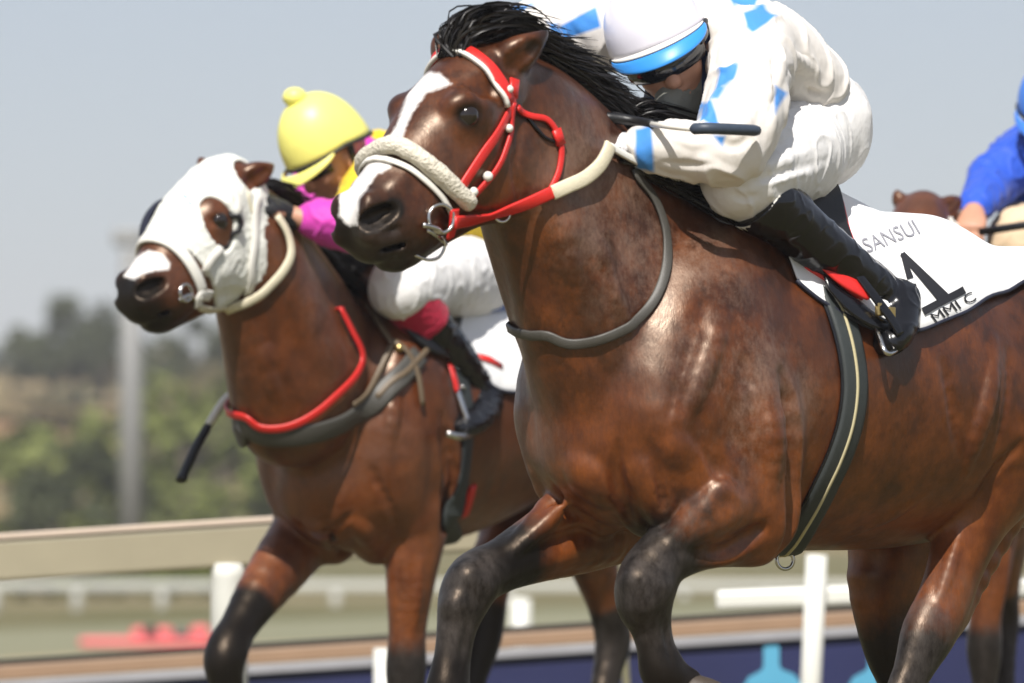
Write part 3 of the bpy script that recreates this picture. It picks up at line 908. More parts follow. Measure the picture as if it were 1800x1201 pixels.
# --- head
H.chain([(P(868, 128), .074, .080), (P(832, 165), .094, .090), (P(785, 215), .100, .086), (P(742, 268), .080, .076), (P(700, 325), .066, .070),
         (P(672, 372), .055, .066), (P(659, 408), .053, .062)], k=.03, n=3, kin=.02)
H.chain([(P(897, 225), .072, .095), (P(875, 292), .074, .112), (P(820, 348), .054, .060), (P(770, 391), .040, .041), (P(725, 425), .036, .035), (P(697, 446), .036, .032)], k=.03, n=3, kin=.02)
H.chain([(P(650, 397), .047, .046), (P(652, 432), .046, .036)], k=.02)                      # upper lip
H.ball(P(688, 454), (.034, .038, .028), .012)                                                # chin
for s in (1, -1):
    def Q(px, py, b):
        p = P(px, py, b)
        return p if s > 0 else p - F1.l * (2 * b)
    H.ball(Q(885, 292, .066), (.088, .028, .090), .03)                                       # cheek
    H.ball(Q(822, 199, .080), (.046, .021, .036), .04)                                       # orbit
    H.chain([(Q(795, 186, .082), .010, .010), (Q(820, 176, .090), .012, .008), (Q(850, 186, .086), .010, .008)], k=.025)   # brow
    H.chain([(Q(848, 262, .078), .008, .011), (Q(805, 300, .072), .008, .010), (Q(765, 335, .058), .005, .006)], k=.03)   # facial crest
    H.ball(Q(670, 384, .042), (.056, .021, .050), .04)                                      # nostril wing
    H.chain([(Q(695, 330, .050), .012, .014), (Q(735, 300, .056), .008, .012)], k=.03)
    H.chain([(Q(740, 410, .036), .014, .012), (Q(700, 434, .040), .016, .012)], k=.015)
    H.chain([(Q(850, 235, .052), .034, .06), (Q(790, 315, .050), .034, .070), (Q(735, 380, .042), .032, .058), (Q(700, 405, .042), .026, .045)], k=.035)
    # hollow above the eye, eye socket, nostril, mouth
    H.ball(Q(852, 152, .096), (.030, .012, .022), .025, cut=True)
    H.ball(Q(820, 203, .116), (.024, .016, .013), .010, cut=True)
    H.chain([(Q(645, 395, .064), .026, .011), (Q(664, 384, .068), .034, .021), (Q(688, 370, .068), .024, .013)], k=.008, cut=True)
    H.chain([(Q(668, 416, .076), .010, .004), (Q(700, 402, .074), .010, .004)], k=.012, cut=True)
    H.chain([(Q(760, 396, .056), .012, .004), (Q(715, 424, .054), .014, .004), (Q(672, 441, .048), .014, .004)], k=.008, cut=True)
    # ear
    if s > 0:
        H.chain([(Q(878, 116, .045), .036, .028), (Q(908, 98, .078), .042, .030), (Q(936, 79, .096), .028, .020), (Q(962, 56, .104), .005, .005)], k=.018, n=4, kin=.006,
                lat=nrm(F1.l * .35 + F1.f * .55 + F1.u * .75))
        H.chain([(Q(893, 120, .092), .020, .012), (Q(918, 100, .112), .022, .012), (Q(942, 79, .116), .010, .008)], k=.012, cut=True,
                lat=nrm(F1.l * .35 + F1.f * .55 + F1.u * .75))
    else:
        H.chain([(P(795, 112, -.050), .032, .026), (P(780, 94, -.068), .032, .024), (P(772, 78, -.074), .018, .015), (P(770, 62, -.078), .004, .004)], k=.018, n=4, kin=.006,
                lat=nrm(F1.l * .6 + F1.f * .8))
H.chain([(P(1383, 660, .29), .012, .012), (P(1393, 800, .275), .018, .02), (P(1390, 900, .25), .022, .024), (P(1372, 965, .22), .016, .02)], k=.03, cut=True)
H.chain([(P(1238, 985, .225), .014, .014), (P(1290, 970, .245), .016, .016), (P(1335, 930, .255), .010, .010)], k=.025, cut=True)
H.chain([(P(1205, 690, .25), .010, .010), (P(1250, 760, .275), .012, .014), (P(1290, 850, .27), .010, .012)], k=.03, cut=True)
# grooves: between breast muscles, shoulder/arm creases, behind the elbow
H.chain([(P(1083, 770, 0), .012, .012), (P(1080, 840, 0), .014, .016), (P(1115, 915, 0), .02, .02)], k=.022, cut=True, lat=F1.l)
H.build()
for pts, r, sink, k in (
        ([(975, 780), (1020, 832), (1060, 870), (1072, 900)], .060, .049, .018), ([(1104, 780), (1122, 836), (1142, 892), (1150, 920)], .044, .034, .014),
        ([(1300, 470), (1262, 590), (1226, 690), (1196, 770)], .028, .021, .035), ([(1170, 720), (1190, 790), (1212, 850)], .050, .042, .035),
        ([(1345, 660), (1362, 770), (1360, 880)], .030, .017, .02), ([(1240, 890), (1270, 858), (1302, 880)], .030, .014, .02),
        ([(1000, 400), (1006, 470), (1016, 560)], .020, .012, .03), ([(1060, 430), (1085, 520), (1110, 590)], .022, .013, .03),
        ([(1748, 600), (1742, 680), (1716, 770), (1692, 850)], .030, .016, .018), ([(1500, 938), (1570, 905), (1640, 862)], .016, .010, .015),
        ([(1690, 930), (1668, 1000), (1650, 1060)], .016, .009, .012), ([(1000, 880), (960, 920), (900, 975)], .018, .009, .014)):
    H.ridge(pts, r, sink, k)
for pts, r, rise, k in (
        ([(1086, 785), (1083, 830), (1096, 885), (1112, 930)], .016, .006, .016), ([(1142, 782), (1158, 830), (1166, 890)], .011, .006, .016),
        ([(970, 850), (1010, 900), (1070, 932)], .016, .008, .02), ([(1238, 540), (1198, 650), (1172, 740)], .010, .0085, .03),
        ([(1218, 762), (1252, 818), (1262, 838)], .012, .007, .02), ([(1216, 968), (1268, 966), (1314, 936)], .014, .007, .016),
        ([(1658, 640), (1676, 740), (1686, 800)], .014, .008, .02), ([(1795, 780), (1750, 825), (1715, 880)], .014, .007, .02),
        ([(1772, 620), (1768, 720), (1745, 800)], .010, .006, .02), ([(1012, 930), (962, 950), (915, 985)], .010, .005, .014),
        ([(1310, 640), (1322, 760), (1318, 850)], .010, .008, .03), ([(1160, 1075), (1172, 1120), (1180, 1165)], .008, .004, .008), ([(822, 1095), (815, 1140), (806, 1190)], .008, .004, .008), ([(912, 230), (906, 300), (912, 360)], .010, .005, .02)):
    H.ridge(pts, r, rise, k, cut=True)
H.more()
V, Qd = H.mesh_arrays(1)
pj = project(V); L1 = F1.loc(V)
bl = L1[:, 1]
# --- coat markings (true colour regions of the animal)
dark = np.zeros(len(V)); dust = np.zeros(len(V)); grime = np.zeros(len(V))
def near(a, b, r0, r1): return 1 - smooth01(seg_dist(V, a, b), r0, r1)
for a, b, r0, r1 in ((P(1150, 1000, .14), P(1130, 1030, .14), .05, .19), (P(1130, 1030, .14), P(1165, 1190, .15), .10, .13),
                     (P(1165, 1190, .15), P(1240, 1210, .18), .09, .1), (P(880, 985, -.14), P(830, 1025, -.14), .05, .17),
                     (P(820, 1030, -.14), P(800, 1300, -.14), .10, .13), (P(1605, 1195, .14), P(1500, 1400, .14), .06, .22),
                     (P(1580, 1180, -.14), P(1625, 1430, -.14), .08, .24)):
    dark = np.maximum(dark, near(a, b, r0, r1))
dark = np.maximum(dark, .9 * near(P(645, 395), P(690, 450), .045, .13))            # muzzle
dark = np.maximum(dark, near(P(645, 395, .06), P(688, 370, .06), .018, .040))
dark = np.maximum(dark, .75 * near(P(690, 440), P(760, 405), .02, .06))
for s in (1, -1):
    e = P(818, 201, .095); e = e if s > 0 else e - F1.l * .19
    dark = np.maximum(dark, .85 * (1 - smooth01(np.linalg.norm(V - e, axis=1), .018, .050)))
dark = np.maximum(dark, .8 * near(P(935, 82, .1), P(965, 55, .1), .008, .035))
for a, b in ((P(1130, 1020, .16), P(1150, 1070, .16)), (P(820, 1020, -.12), P(800, 1075, -.12)), (P(1655, 1060, .16), P(1590, 1200, .16))):
    grime = np.maximum(grime, near(a, b, .05, .12))
grime = np.maximum(grime, .8 * near(P(1255, 900, .2), P(1180, 965, .2), .04, .11))
grime = np.maximum(grime, .7 * near(P(660, 410, .05), P(700, 445, .05), .02, .07))
dust = np.maximum(dust, near(P(1050, 330, .1), P(1330, 700, .25), .08, .26)); dust = np.maximum(dust, .7 * near(P(960, 740, -.1), P(1080, 690, 0), .05, .2))
dust = np.maximum(dust, .5 * near(P(1370, 650, .2), P(1350, 900, .2), .03, .08))
dust = np.maximum(dust, .25 * near(P(790, 260, .09), P(690, 350, .05), .03, .1))
damp = smooth01(L1[:, 2], -.12, .30)
star = [(713,157),(718,143),(740,134),(753,127),(773,129),(794,148),(770,157),(750,163),(740,177),(724,200),(712,227),(705,250),(680,250),(697,220),(709,187),(714,167)]
snip = [(650,280),(690,280),(686,296),(664,306),(648,326),(631,350),(627,395),(612,397),(596,380),(598,340),(620,305)]
bz = np.minimum(poly_sd(pj, star), poly_sd(pj, snip)) / 860.0
facing = (L1[:, 1] > -.05) & (L1[:, 0] < .05)
blaze = .5 + np.where(facing, np.clip(bz, -.05, .05), .05)
pink = np.zeros(len(V))
horse1 = thing('race_horse', 'leading bay racehorse with a white blaze, red bridle and sheepskin noseband', 'horse', (F1.O[0] + .5, F1.O[1] + .5, 0), 'galloping racehorses')
body1 = link('body', mesh_from('body', V, Qd, M['coat1'], attrs=dict(dark=dark, dust=dust, grime=grime, damp=damp, blaze=blaze, pink=pink)), horse1)
for s in (1, -1):
    c = P(820, 203, .0925); c = c if s > 0 else c - F1.l * .185
    uv_sphere('eye', c, .0255, M['eye'], horse1, 24)

back1 = -F1.f
def lock_part(name, locks, mat, parent, seg=9, seed=1, w0=.0027):
    """locks: control polygons of single locks of hair"""
    r = np.random.default_rng(seed); mb = MB()
    for C in locks:
        Cc = catmull(np.array(C), max(2, seg // (len(C) - 1)))
        T = np.gradient(Cc, axis=0); side = nrm(np.cross(T[0], r.normal(size=3)))
        v, f = [], []; m = len(Cc); ww = w0 * r.uniform(.6, 1.5)
        for k in range(m):
            w = ww * (1 - (k / (m - 1)) ** 2.2) + .0003
            bb = nrm(np.cross(T[k], side)) * w
            v += [Cc[k] - bb, Cc[k] + side * w * .6, Cc[k] + bb]
        for k in range(m - 1):
            a = 3 * k
            f += [(a, a + 3, a + 4, a + 1), (a + 1, a + 4, a + 5, a + 2)]
        mb.add(v, f)
    return mb.build(name, mat, parent)
crest = catmull(np.array([P(885, 92), P(945, 112), P(1005, 168), P(1060, 235), P(1125, 290), P(1200, 330), P(1300, 376)]), 40)
_hit = H.cast(crest + F1.u * .25, np.repeat(-F1.u[None], len(crest), 0), .5, .004)
crest = np.where(np.isnan(_hit), crest, _hit)
tang = np.gradient(crest, axis=0); tang /= np.linalg.norm(tang, axis=1, keepdims=True)
locks = []
for i, c in enumerate(crest):
    t = i / len(crest)
    for k in range(36):
        h = rng.uniform(0, 1)
        p = c + F1.l * rng.uniform(-.03, .03) + F1.u * rng.uniform(-.012, .018)
        ln = rng.uniform(.04, .115) * (1.0 - .35 * t)
        if t > .55:
            p = p + F1.l * .015 + F1.u * .012; ln = rng.uniform(.09, .15)
        out = np.array([F1.u[0], F1.u[1], F1.u[2]]) * rng.uniform(.0, .60) + F1.l * rng.uniform(-.15, .45)
        d0 = nrm(tang[i] * .55 + out + back1 * .15 + (F1.u * .25 + F1.l * .2) * (t > .55))
        d1 = nrm(tang[i] * .9 + back1 * .35 + F1.u * rng.uniform(-.25, .2) + F1.l * rng.uniform(-.1, .3) + rng.normal(size=3) * .10)
        locks.append([p, p + d0 * ln * .40, p + d0 * ln * .50 + d1 * ln * .45, p + d0 * ln * .5 + d1 * ln * 1.0])
for i in range(420):                                        # the lower mane lies over the near side of the neck
    t = rng.uniform()
    base = catmull(np.array([(1085, 268), (1150, 306), (1215, 340), (1285, 372)], float), 8); j = int(t * (len(base) - 1))
    q = base[j] + rng.normal(size=2) * (7, 7)
    r_ = H.pix([q, q + np.array([rng.uniform(35, 75), rng.uniform(12, 40)]), q + np.array([rng.uniform(70, 130), rng.uniform(30, 62)])], .006)
    if np.linalg.norm(r_[2] - r_[0]) < .35:
        locks.append([r_[0], r_[1] + F1.u * rng.uniform(0, .02) + F1.l * rng.uniform(0, .012), r_[2] + F1.u * rng.uniform(-.01, .02) + F1.l * rng.uniform(0, .02)])
lock_part('mane', locks, M['hair'], horse1, seed=3)
locks = []
for i in range(1000):
    u = rng.uniform(); w = rng.uniform()
    p = P(790 + 75 * u, 100 - 12 * u) + F1.l * rng.uniform(-.04, .03)
    off = rng.normal(size=3) * .010 + F1.l * rng.uniform(-.04, .04)
    a = P(802 + 62 * u, 72 - 38 * w) + off
    b = P(865 + 45 * u, 62 - 38 * w + 10 * u) + off * 1.2
    c = P(900 + 60 * u + rng.normal() * 10, 75 - 30 * w + 25 * u + rng.normal() * 8) + off * 1.5
    locks.append([p, a, b, c])
lock_part('forelock', locks, M['hair'], horse1, seed=5)
dock = P(1985, 560)
locks = []
for i in range(260):
    p = dock + rng.normal(size=3) * .022
    d = nrm(back1 * rng.uniform(.8, 1.2) + F1.u * rng.uniform(-.1, .25) + F1.l * rng.uniform(-.2, .2)); ln = rng.uniform(.4, .75)
    locks.append([p, p + d * ln * .35, p + d * ln * .7 - F1.u * ln * .1, p + d * ln - F1.u * ln * rng.uniform(.2, .45)])
lock_part('tail', locks, M['hair'], horse1, seg=12, w0=.009, seed=8)

def hoof(p, d, parent, r=.048, h=.085, lat=None):
    d = nrm(d); lat = np.array([1.0, 0, 0]) if lat is None else lat; mb = MB()
    pts = [p, p + d * h * .15, p + d * h * .6, p + d * h]
    mb.tube(pts, [r * .80, r * .92, r * 1.12, r * 1.22], 20, up=[np.cross(d, lat)] * 4); o = mb.build('hoof', M['hoof'], parent, bevel=.004)
    mb = MB(); mb.tube([p + d * h * (1.01) + (lat * math.cos(t) + np.cross(d, lat) * math.sin(t)) * r * 1.12 for t in np.linspace(.9, 5.4, 16)], .008, 6); mb.build('horseshoe', M['steel'], o)
hoof(P(1202, 1208, .175), P(1241, 1224, .195) - P(1200, 1199, .165), horse1, .040, .065, lat=F1.l)
hoof(P(815, 1290, -.14), P(815, 1300, -.14) - P(800, 1262, -.14), horse1, lat=F1.l)
hoof(P(1492, 1398, .14), P(1490, 1402, .14) - P(1515, 1370, .14), horse1, lat=F1.l)
hoof(P(1622, 1425, -.14), P(1620, 1430, -.14) - P(1635, 1380, -.14), horse1, lat=F1.l)
# ------------------------------------------------------------------ tack of the leading horse
def mir(p, fr=F1):
    p = np.atleast_2d(p)
    return p - 2 * ((p - fr.O) @ fr.l)[:, None] * fr.l

def ring(mb, c, nrm_, r, tr, n=22, squash=1.0):
    nn = nrm(nrm_); a = nrm(np.cross(nn, [0, 0, 1.0])); b = np.cross(nn, a)
    mb.tube([c + r * (math.cos(t) * a + squash * math.sin(t) * b) for t in np.arange(n) * 2 * math.pi / n], tr, 8, True)

def fleece_tube(pts, r, name, mat, parent, seed=1, n=7):
    Pp = catmull(np.asarray(pts), n); mb = MB()
    rr = np.full(len(Pp), r) * np.minimum(1, .55 + np.minimum(np.arange(len(Pp)), np.arange(len(Pp))[::-1]) * .25)
    mb.tube(Pp, rr, 20)
    g = np.random.default_rng(seed)
    V_ = np.array(mb.v)
    for i in range(len(V_)):
        q = Vector(V_[i] * 38); 
        V_[i] += (np.array(mnoise.noise_vector(q)) * .0022 + np.array(mnoise.noise_vector(q * 3.1)) * .0016)
    mb.v = [tuple(p) for p in V_]
    return mb.build(name, mat, parent)

bridle1 = thing('bridle', 'red racing bridle with sheepskin noseband on the leading bay horse', 'bridle', P(800, 250))
half = H.pix([(692, 262), (735, 283), (778, 318), (806, 345), (818, 356)])
half = H.snap(half, .0125)
far = mir(half)[::-1]
fleece_tube(np.vstack([far[:-1], half]), .0195, 'noseband', M['fleece'], bridle1)
# thin cream strap below the fleece
hp = H.snap(H.pix([(705, 292), (745, 318), (775, 348), (790, 375)]), .004)
strap(H, np.vstack([mir(hp)[::-1], hp]), .012, .005, 'nose_strap', M['white_strap'], bridle1, world=True, off=.004)
bp = H.snap(H.pix([(800, 88), (842, 104), (872, 135), (893, 178)]), .003)
bpts = np.vstack([mir(bp)[::-1][:-1], bp])
strap(H, bpts, .026, .006, 'browband', M['red_strap'], bridle1, world=True, off=.003)
bp2 = H.snap(bpts + F1.f * .010 - F1.u * .012, .004)
strap(H, bp2, .009, .009, 'browband_piping', M['white_strap'], bridle1, world=True, off=.003)
for s in (1, -1):
    def side(px):
        q = H.pix(px); return q if s > 0 else mir(q)
    strap(H, side([(893, 160), (898, 185), (880, 222), (850, 268), (815, 320), (800, 348)]), .021, .005, 'cheekpiece', M['red_strap'], bridle1, world=True)
    strap(H, side([(900, 180), (894, 232), (874, 290), (838, 334), (815, 352)]), .014, .005, 'cheekpiece', M['red_strap'], bridle1, world=True, off=.004)
    for px, py, w in ((889, 226, .014), (853, 309, .017), (827, 336, .016), (891, 158, .013)):
        c = side([(px, py)])[0] + (H.grad(side([(px, py)]))[0]) * .008
        uv_sphere('stud', c, (w * .62, w * .62, w * .62), M['white_strap'], bridle1, 12)
    strap(H, side([(902, 140), (900, 172)]), .026, .006, 'headpiece', M['red_strap'], bridle1, world=True)
    strap(H, side([(905, 188), (930, 205), (958, 211), (975, 232), (984, 262), (980, 300), (966, 332), (950, 352)]), .013, .006, 'throat_lash', M['red_strap'], bridle1, world=True, off=.004)
    strap(H, side([(974, 228), (983, 255)]), .022, .008, 'throat_lash_keeper', M['red_strap'], bridle1, world=True, off=.004)
    strap(H, side([(925, 205), (943, 228), (960, 244), (990, 252)]), .007, .004, 'thong', M['black_leather'], bridle1, world=True)
    # bit ring and its hangers
    c = side([(768, 385)])[0] + (F1.l * .012 * s)
    mb = MB(); ring(mb, c, F1.l + F1.f * .3, .0285, .0042)
    b_ = mb.build('bit_ring', M['steel'], bridle1)
    mb = MB(); q = side([(735, 396), (758, 402)]); mb.tube(catmull(np.vstack([q + F1.l * .014 * s, [c - F1.u * .028]]), 5), .0055, 10)
    mb.build('bit_mouthpiece', M['steel'], bridle1)
    mb = MB(); q = side([(745, 405), (765, 418), (778, 430)]) + F1.l * .010 * s; mb.tube(catmull(q, 5), .004, 8); mb.build('bit_hook', M['steel'], bridle1)
    strap(H, side([(788, 368), (786, 392), (780, 418)]) + F1.l * .016 * s, .024, .006, 'bit_strap', M['red_strap'], bridle1, world=True, resnap=False)
    # rein: red near the bit, cream rubber grip behind it
    q = side([(782, 392), (830, 385), (870, 374), (915, 358), (962, 337)])
    q = q + np.array([.026, .022, .016, .018, .020])[:, None] * F1.l * s
    strap(H, q, .026, .006, 'rein', M['red_strap'], bridle1, world=True, resnap=False)
    q2 = side([(958, 340), (985, 328), (1015, 314), (1040, 292), (1053, 270), (1058, 256)]) + F1.l * .02 * s
    strap(H, q2, .030, .009, 'rein_grip', M['cream_rubber'], bridle1, world=True, resnap=False)
    q3 = side([(955, 340), (940, 352), (925, 362)]) + F1.l * .014 * s
    strap(H, q3, .010, .004, 'rein_tail', M['red_strap'], bridle1, world=True, resnap=False)
    q4 = np.vstack([side([(1058, 258), (1100, 282), (1145, 303)]) + F1.l * .02 * s, (P(1200, 318, .10) if s > 0 else mir(P(1200, 318, .10))[0])[None], (P(1245, 326, .10) if s > 0 else mir(P(1245, 326, .10))[0])[None]])
    strap(H, q4, .016, .006, 'rein_end', M['white_strap'], bridle1, world=True, resnap=False)
    c = side([(872, 377)])[0] + F1.l * .018 * s
    mb = MB(); ring(mb, c, F1.l + F1.f * .6, .016, .003); mb.build('rein_ring', M['steel'], bridle1)
mb = MB(); mb.tube(catmull(np.array([P(728, 448, .055), P(752, 457, .06), P(772, 452, .065), P(782, 432, .07), P(776, 415, .07)]), 6), .0034, 8)
mb.build('curb_wire', M['steel'], bridle1)
mb = MB(); mb.tube(catmull(np.array([P(1030, 186, -.05), P(1042, 178, -.045), P(1060, 172, -.04), P(1077, 176, -.035), P(1074, 186, -.03), P(1050, 186, -.03)]), 5), .0095, 10)
mb.build('rein_loop', M['red_strap'], bridle1)

# neck strap
q = H.pix([(1112, 305), (1148, 352), (1168, 410), (1170, 470), (1152, 525), (1110, 570), (1060, 594), (1005, 604), (955, 588)])
fq = mir(H.pix([(1148, 352), (1168, 410), (1170, 470), (1150, 525)]))[::-1]
ns, Pn, Nn = strap(H, np.vstack([q, fq]), .021, .006, 'neck_strap', M['grey_strap'], None, closed=True, world=True, off=.004)
tag(ns, 'thin grey strap looped round the neck base of the leading bay horse', 'neck strap')

# girth
girth1 = thing('girth', 'dark webbing girth with a pale stitched line on the leading bay horse', 'girth', P(1490, 700))
q = H.pix([(1455, 505), (1478, 560), (1494, 620), (1500, 680), (1492, 745), (1472, 805), (1445, 862), (1412, 922), (1388, 958)])
q = np.vstack([q, H.snap(P(1372, 972, 0.0), 0)])
ga = np.vstack([q, mir(q[:-1])[::-1]])
strap(H, ga, .068, .010, 'webbing', M['girth'], girth1, world=True, off=.003, n=5)
strap(H, ga, .0075, .0125, 'stitching', M['stitch'], girth1, world=True, off=.003, n=5)
strap(H, H.snap(ga, .001), .078, .006, 'sleeve', M['black_leather'], girth1, world=True, off=.001, n=5)
mb = MB(); c = P(1380, 985, .02); ring(mb, c, F1.l + F1.f * .5, .019, .0042); mb.build('ring', M['steel'], girth1)
mb = MB(); mb.tube([P(1378, 955, .03), P(1379, 972, .02)], .008, 8); mb.build('ring_tab', M['black_leather'], girth1)

# saddle cloth: a draped sheet
def drape(solid, fr, tops, bots, offs, nphi=36, ncol=8, far_phi=-1.05, base=.012, zc=-.15):
    """tops/bots: photo pixels along the spine and along the near lower edge, front to rear"""
    A = []
    for (tx, ty), (bx, by), o in zip(tops, bots, offs):
        t = fr.loc(fr.P(tx, ty, 0)); b = fr.loc(solid.pix([(bx, by)])[0])
        A.append((t[0], b[0], math.atan2(b[1], b[2] - zc), o))
    A = catmull(np.array(A), ncol)
    rows, offs_ = [], []
    for st, sb, ph, o in A:
        cols = []
        for j in range(nphi + 1):
            u = j / nphi
            phi = far_phi + (ph - far_phi) * u
            w = abs(phi) / max(abs(ph), .2)
            s_ = st + (sb - st) * min(1.25, max(0, w))
            d = np.array([0, math.sin(phi), math.cos(phi)])
            cols.append((np.array([s_, 0, zc]) + d * .75, -d, o * max(0, 1 - (phi / .75) ** 2)))
        rows.append(cols)
    out = np.zeros((len(rows), nphi + 1, 3))
    for i, cols in enumerate(rows):
        oo = fr.wor(np.array([c[0] for c in cols])); dd = np.array([c[1] for c in cols]) @ fr.R
        h = solid.cast(oo, dd, .75, .008)
        m = np.isnan(h[:, 0])
        h[m] = (oo + dd * .5)[m]
        out[i] = h - dd * (np.array([c[2] for c in cols]) + base)[:, None]
    return out

def sheet(G, name, mat, parent, th=.006, sub=1):
    n, m = G.shape[:2]; mb = MB()
    f = [(i * m + j, i * m + j + 1, (i + 1) * m + j + 1, (i + 1) * m + j) for i in range(n - 1) for j in range(m - 1)]
    mb.add(G.reshape(-1, 3), f)
    o = mb.build(name, mat, parent)
    md = o.modifiers.new('thick', 'SOLIDIFY'); md.thickness = th; md.offset = 0
    if sub:
        md = o.modifiers.new('sub', 'SUBSURF'); md.levels = sub; md.render_levels = sub
    return o

cloth1 = thing('saddle_cloth', 'white numbered saddle cloth with a large black 1 on the leading horse', 'saddle cloth', P(1600, 480))
tops = [(1268, 372), (1390, 400), (1480, 410), (1560, 420), (1650, 445), (1750, 472), (1850, 492), (1930, 505)]
bots = [(1398, 500), (1465, 556), (1530, 592), (1590, 606), (1645, 592), (1710, 555), (1790, 513), (1850, 505)]
G1 = drape(H, F1, tops, bots, [.0, .008, .016, .040, .050, .022, .010, .010])
for i in range(G1.shape[0]):
    for j in range(G1.shape[1]):
        q = G1[i, j]
        G1[i, j] = q + F1.u * .007 * mnoise.noise(Vector(q * 9)) + F1.l * .012 * (j / G1.shape[1]) ** 3 * mnoise.noise(Vector(q * 7 + 3))
cl_o = sheet(G1, 'cloth', M['white_cloth'], cloth1, .006)
# dark binding along its near edge
edge = G1[:, -1]
mb = MB(); mb.tube(edge, .0045, 8); mb.build('binding', M['navy_trim'], cloth1)

from mathutils.bvhtree import BVHTree
def grid_bvh(G):
    n, m = G.shape[:2]
    return BVHTree.FromPolygons([tuple(p) for p in G.reshape(-1, 3)], [(i * m + j, i * m + j + 1, (i + 1) * m + j + 1, (i + 1) * m + j) for i in range(n - 1) for j in range(m - 1)])
def print_on(bvh, text, org, right, up, name, mat, parent, off=.0055, cap=.72, shear=None):
    cu = bpy.data.curves.new(name, 'FONT'); cu.body = text; cu.resolution_u = 3; cu.align_x = 'CENTER'
    t = bpy.data.objects.new('t', cu); COL.objects.link(t)
    me = bpy.data.meshes.new_from_object(t.evaluated_get(bpy.context.evaluated_depsgraph_get()))
    bpy.data.objects.remove(t)
    bm = bmesh.new(); bm.from_mesh(me)
    bmesh.ops.triangulate(bm, faces=bm.faces[:])
    for _ in range(3):
        es = [e for e in bm.edges if e.calc_length() > .18]
        if es: bmesh.ops.subdivide_edges(bm, edges=es, cuts=1); bmesh.ops.triangulate(bm, faces=bm.faces[:])
    ok = True
    xs = [v.co.x for v in bm.verts]; x0, x1 = min(xs), max(xs)
    for v in bm.verts:
        u = (v.co.x - (x0 + x1) / 2) / (x1 - x0); w = v.co.y / cap
        px = np.array(org) + np.array(right) * u + np.array(up) * w
        d = ray(*px)
        hit = bvh.ray_cast(Vector(CAM), Vector(d))
        if hit[0] is None:
            hit = bvh.find_nearest(Vector(CAM + d * 12.6))
        nn = hit[1] if hit[1].dot(Vector(d)) < 0 else -hit[1]
        v.co = hit[0] + nn * off
    bm.to_mesh(me); bm.free()
    me.materials.clear(); me.materials.append(mat)
    return link(name, me, parent)
B1 = grid_bvh(G1)
mb = MB()
def serif(a, b, w, w2=None):
    w2 = w if w2 is None else w2
    a, b = np.array(a, float), np.array(b, float); e = (b - a); nn = np.array([-e[1], e[0]]) / np.linalg.norm(e) 
    pts = []
    for k in range(9):
        c = a + e * k / 8
        for s_ in (-1, 1):
            d = ray(*(c + nn * s_ * (w + (w2 - w) * k / 8))); h = B1.ray_cast(Vector(CAM), Vector(d))
            if h[0] is None: h = B1.find_nearest(Vector(CAM + d * 12.6))
            q = h[1] if h[1].dot(Vector(d)) < 0 else -h[1]
            pts.append(np.array(h[0] + q * .0055))
    mb.add(pts, [(2 * k, 2 * k + 1, 2 * k + 3, 2 * k + 2) for k in range(8)])
serif((1620, 549), (1692, 511), 6.5)
serif((1584, 449), (1660, 530), 5, 11)
serif((1584, 448), (1598, 492), 3, 6)
mb.build('number', M['ink'], cloth1, smooth=False)
print_on(B1, 'SANSUI', (1570, 430), (92, -34), (-14, -24), 'lettering', M['ink_faded'], cloth1)
print_on(B1, 'MMI C', (1678, 548), (72, -40), (-11, -15), 'lettering', M['ink'], cloth1)

# saddle
saddle1 = thing('saddle', 'small black race saddle with red pad under the white jockey', 'saddle', P(1470, 420))
tops = [(1320, 388), (1355, 396), (1385, 400), (1415, 404), (1440, 408)]
bots = [(1388, 440), (1420, 466), (1450, 490), (1475, 508), (1498, 525)]
sg = drape(H, F1, tops, [(1410, 488), (1440, 508), (1465, 525), (1490, 540), (1510, 550)], [.0, .0, .0, .004, .008], far_phi=-.8, base=.022)
sheet(sg, 'pad', M['red_strap'], saddle1, .014)
sg2 = drape(H, F1, tops, bots, [.0, .0, .0, .004, .008], far_phi=-.8, base=.034)
sheet(sg2, 'seat', M['black_mat'], saddle1, .016)
def px_sheet(solid, rows, name, mat, parent, off, th=.006, n=5):
    R_ = []
    for r_ in rows:
        q = catmull(solid.pix(r_), n); R_.append(q + solid.grad(q, .02) * off)
    R_ = np.array(R_); out = np.stack([catmull(R_[:, j], n) for j in range(R_.shape[1])], 1) if len(rows) > 2 else R_
    return sheet(out, name, mat, parent, th)
px_sheet(H, [[(1388, 430), (1425, 455), (1470, 492), (1515, 530)], [(1380, 448), (1412, 482), (1458, 520), (1505, 545)]], 'pad_edge', M['red_strap'], saddle1, .040, .012)
px_sheet(H, [[(1430, 490), (1470, 520), (1510, 548), (1550, 575)], [(1440, 520), (1475, 560), (1515, 585), (1548, 590)]], 'flap', M['black_leather'], saddle1, .030, .010)
# stirrup leather and iron are finished with the boot
mb = MB(); mb.ribbon(catmull(H.pix([(1470, 480), (1500, 520), (1530, 560), (1548, 590)]) + F1.l * .055, 5), [F1.l] * 16, .022, .005); mb.build('stirrup_leather', M['black_leather'], saddle1)
for px, py in ((1515, 545), (1535, 552)):
    c = H.pix([(px, py)])[0] + F1.l * .05
    mb = MB(); mb.box(c, (.010, .006, .014), F1.R); mb.build('buckle', M['brass'], saddle1, smooth=False, bevel=.003)
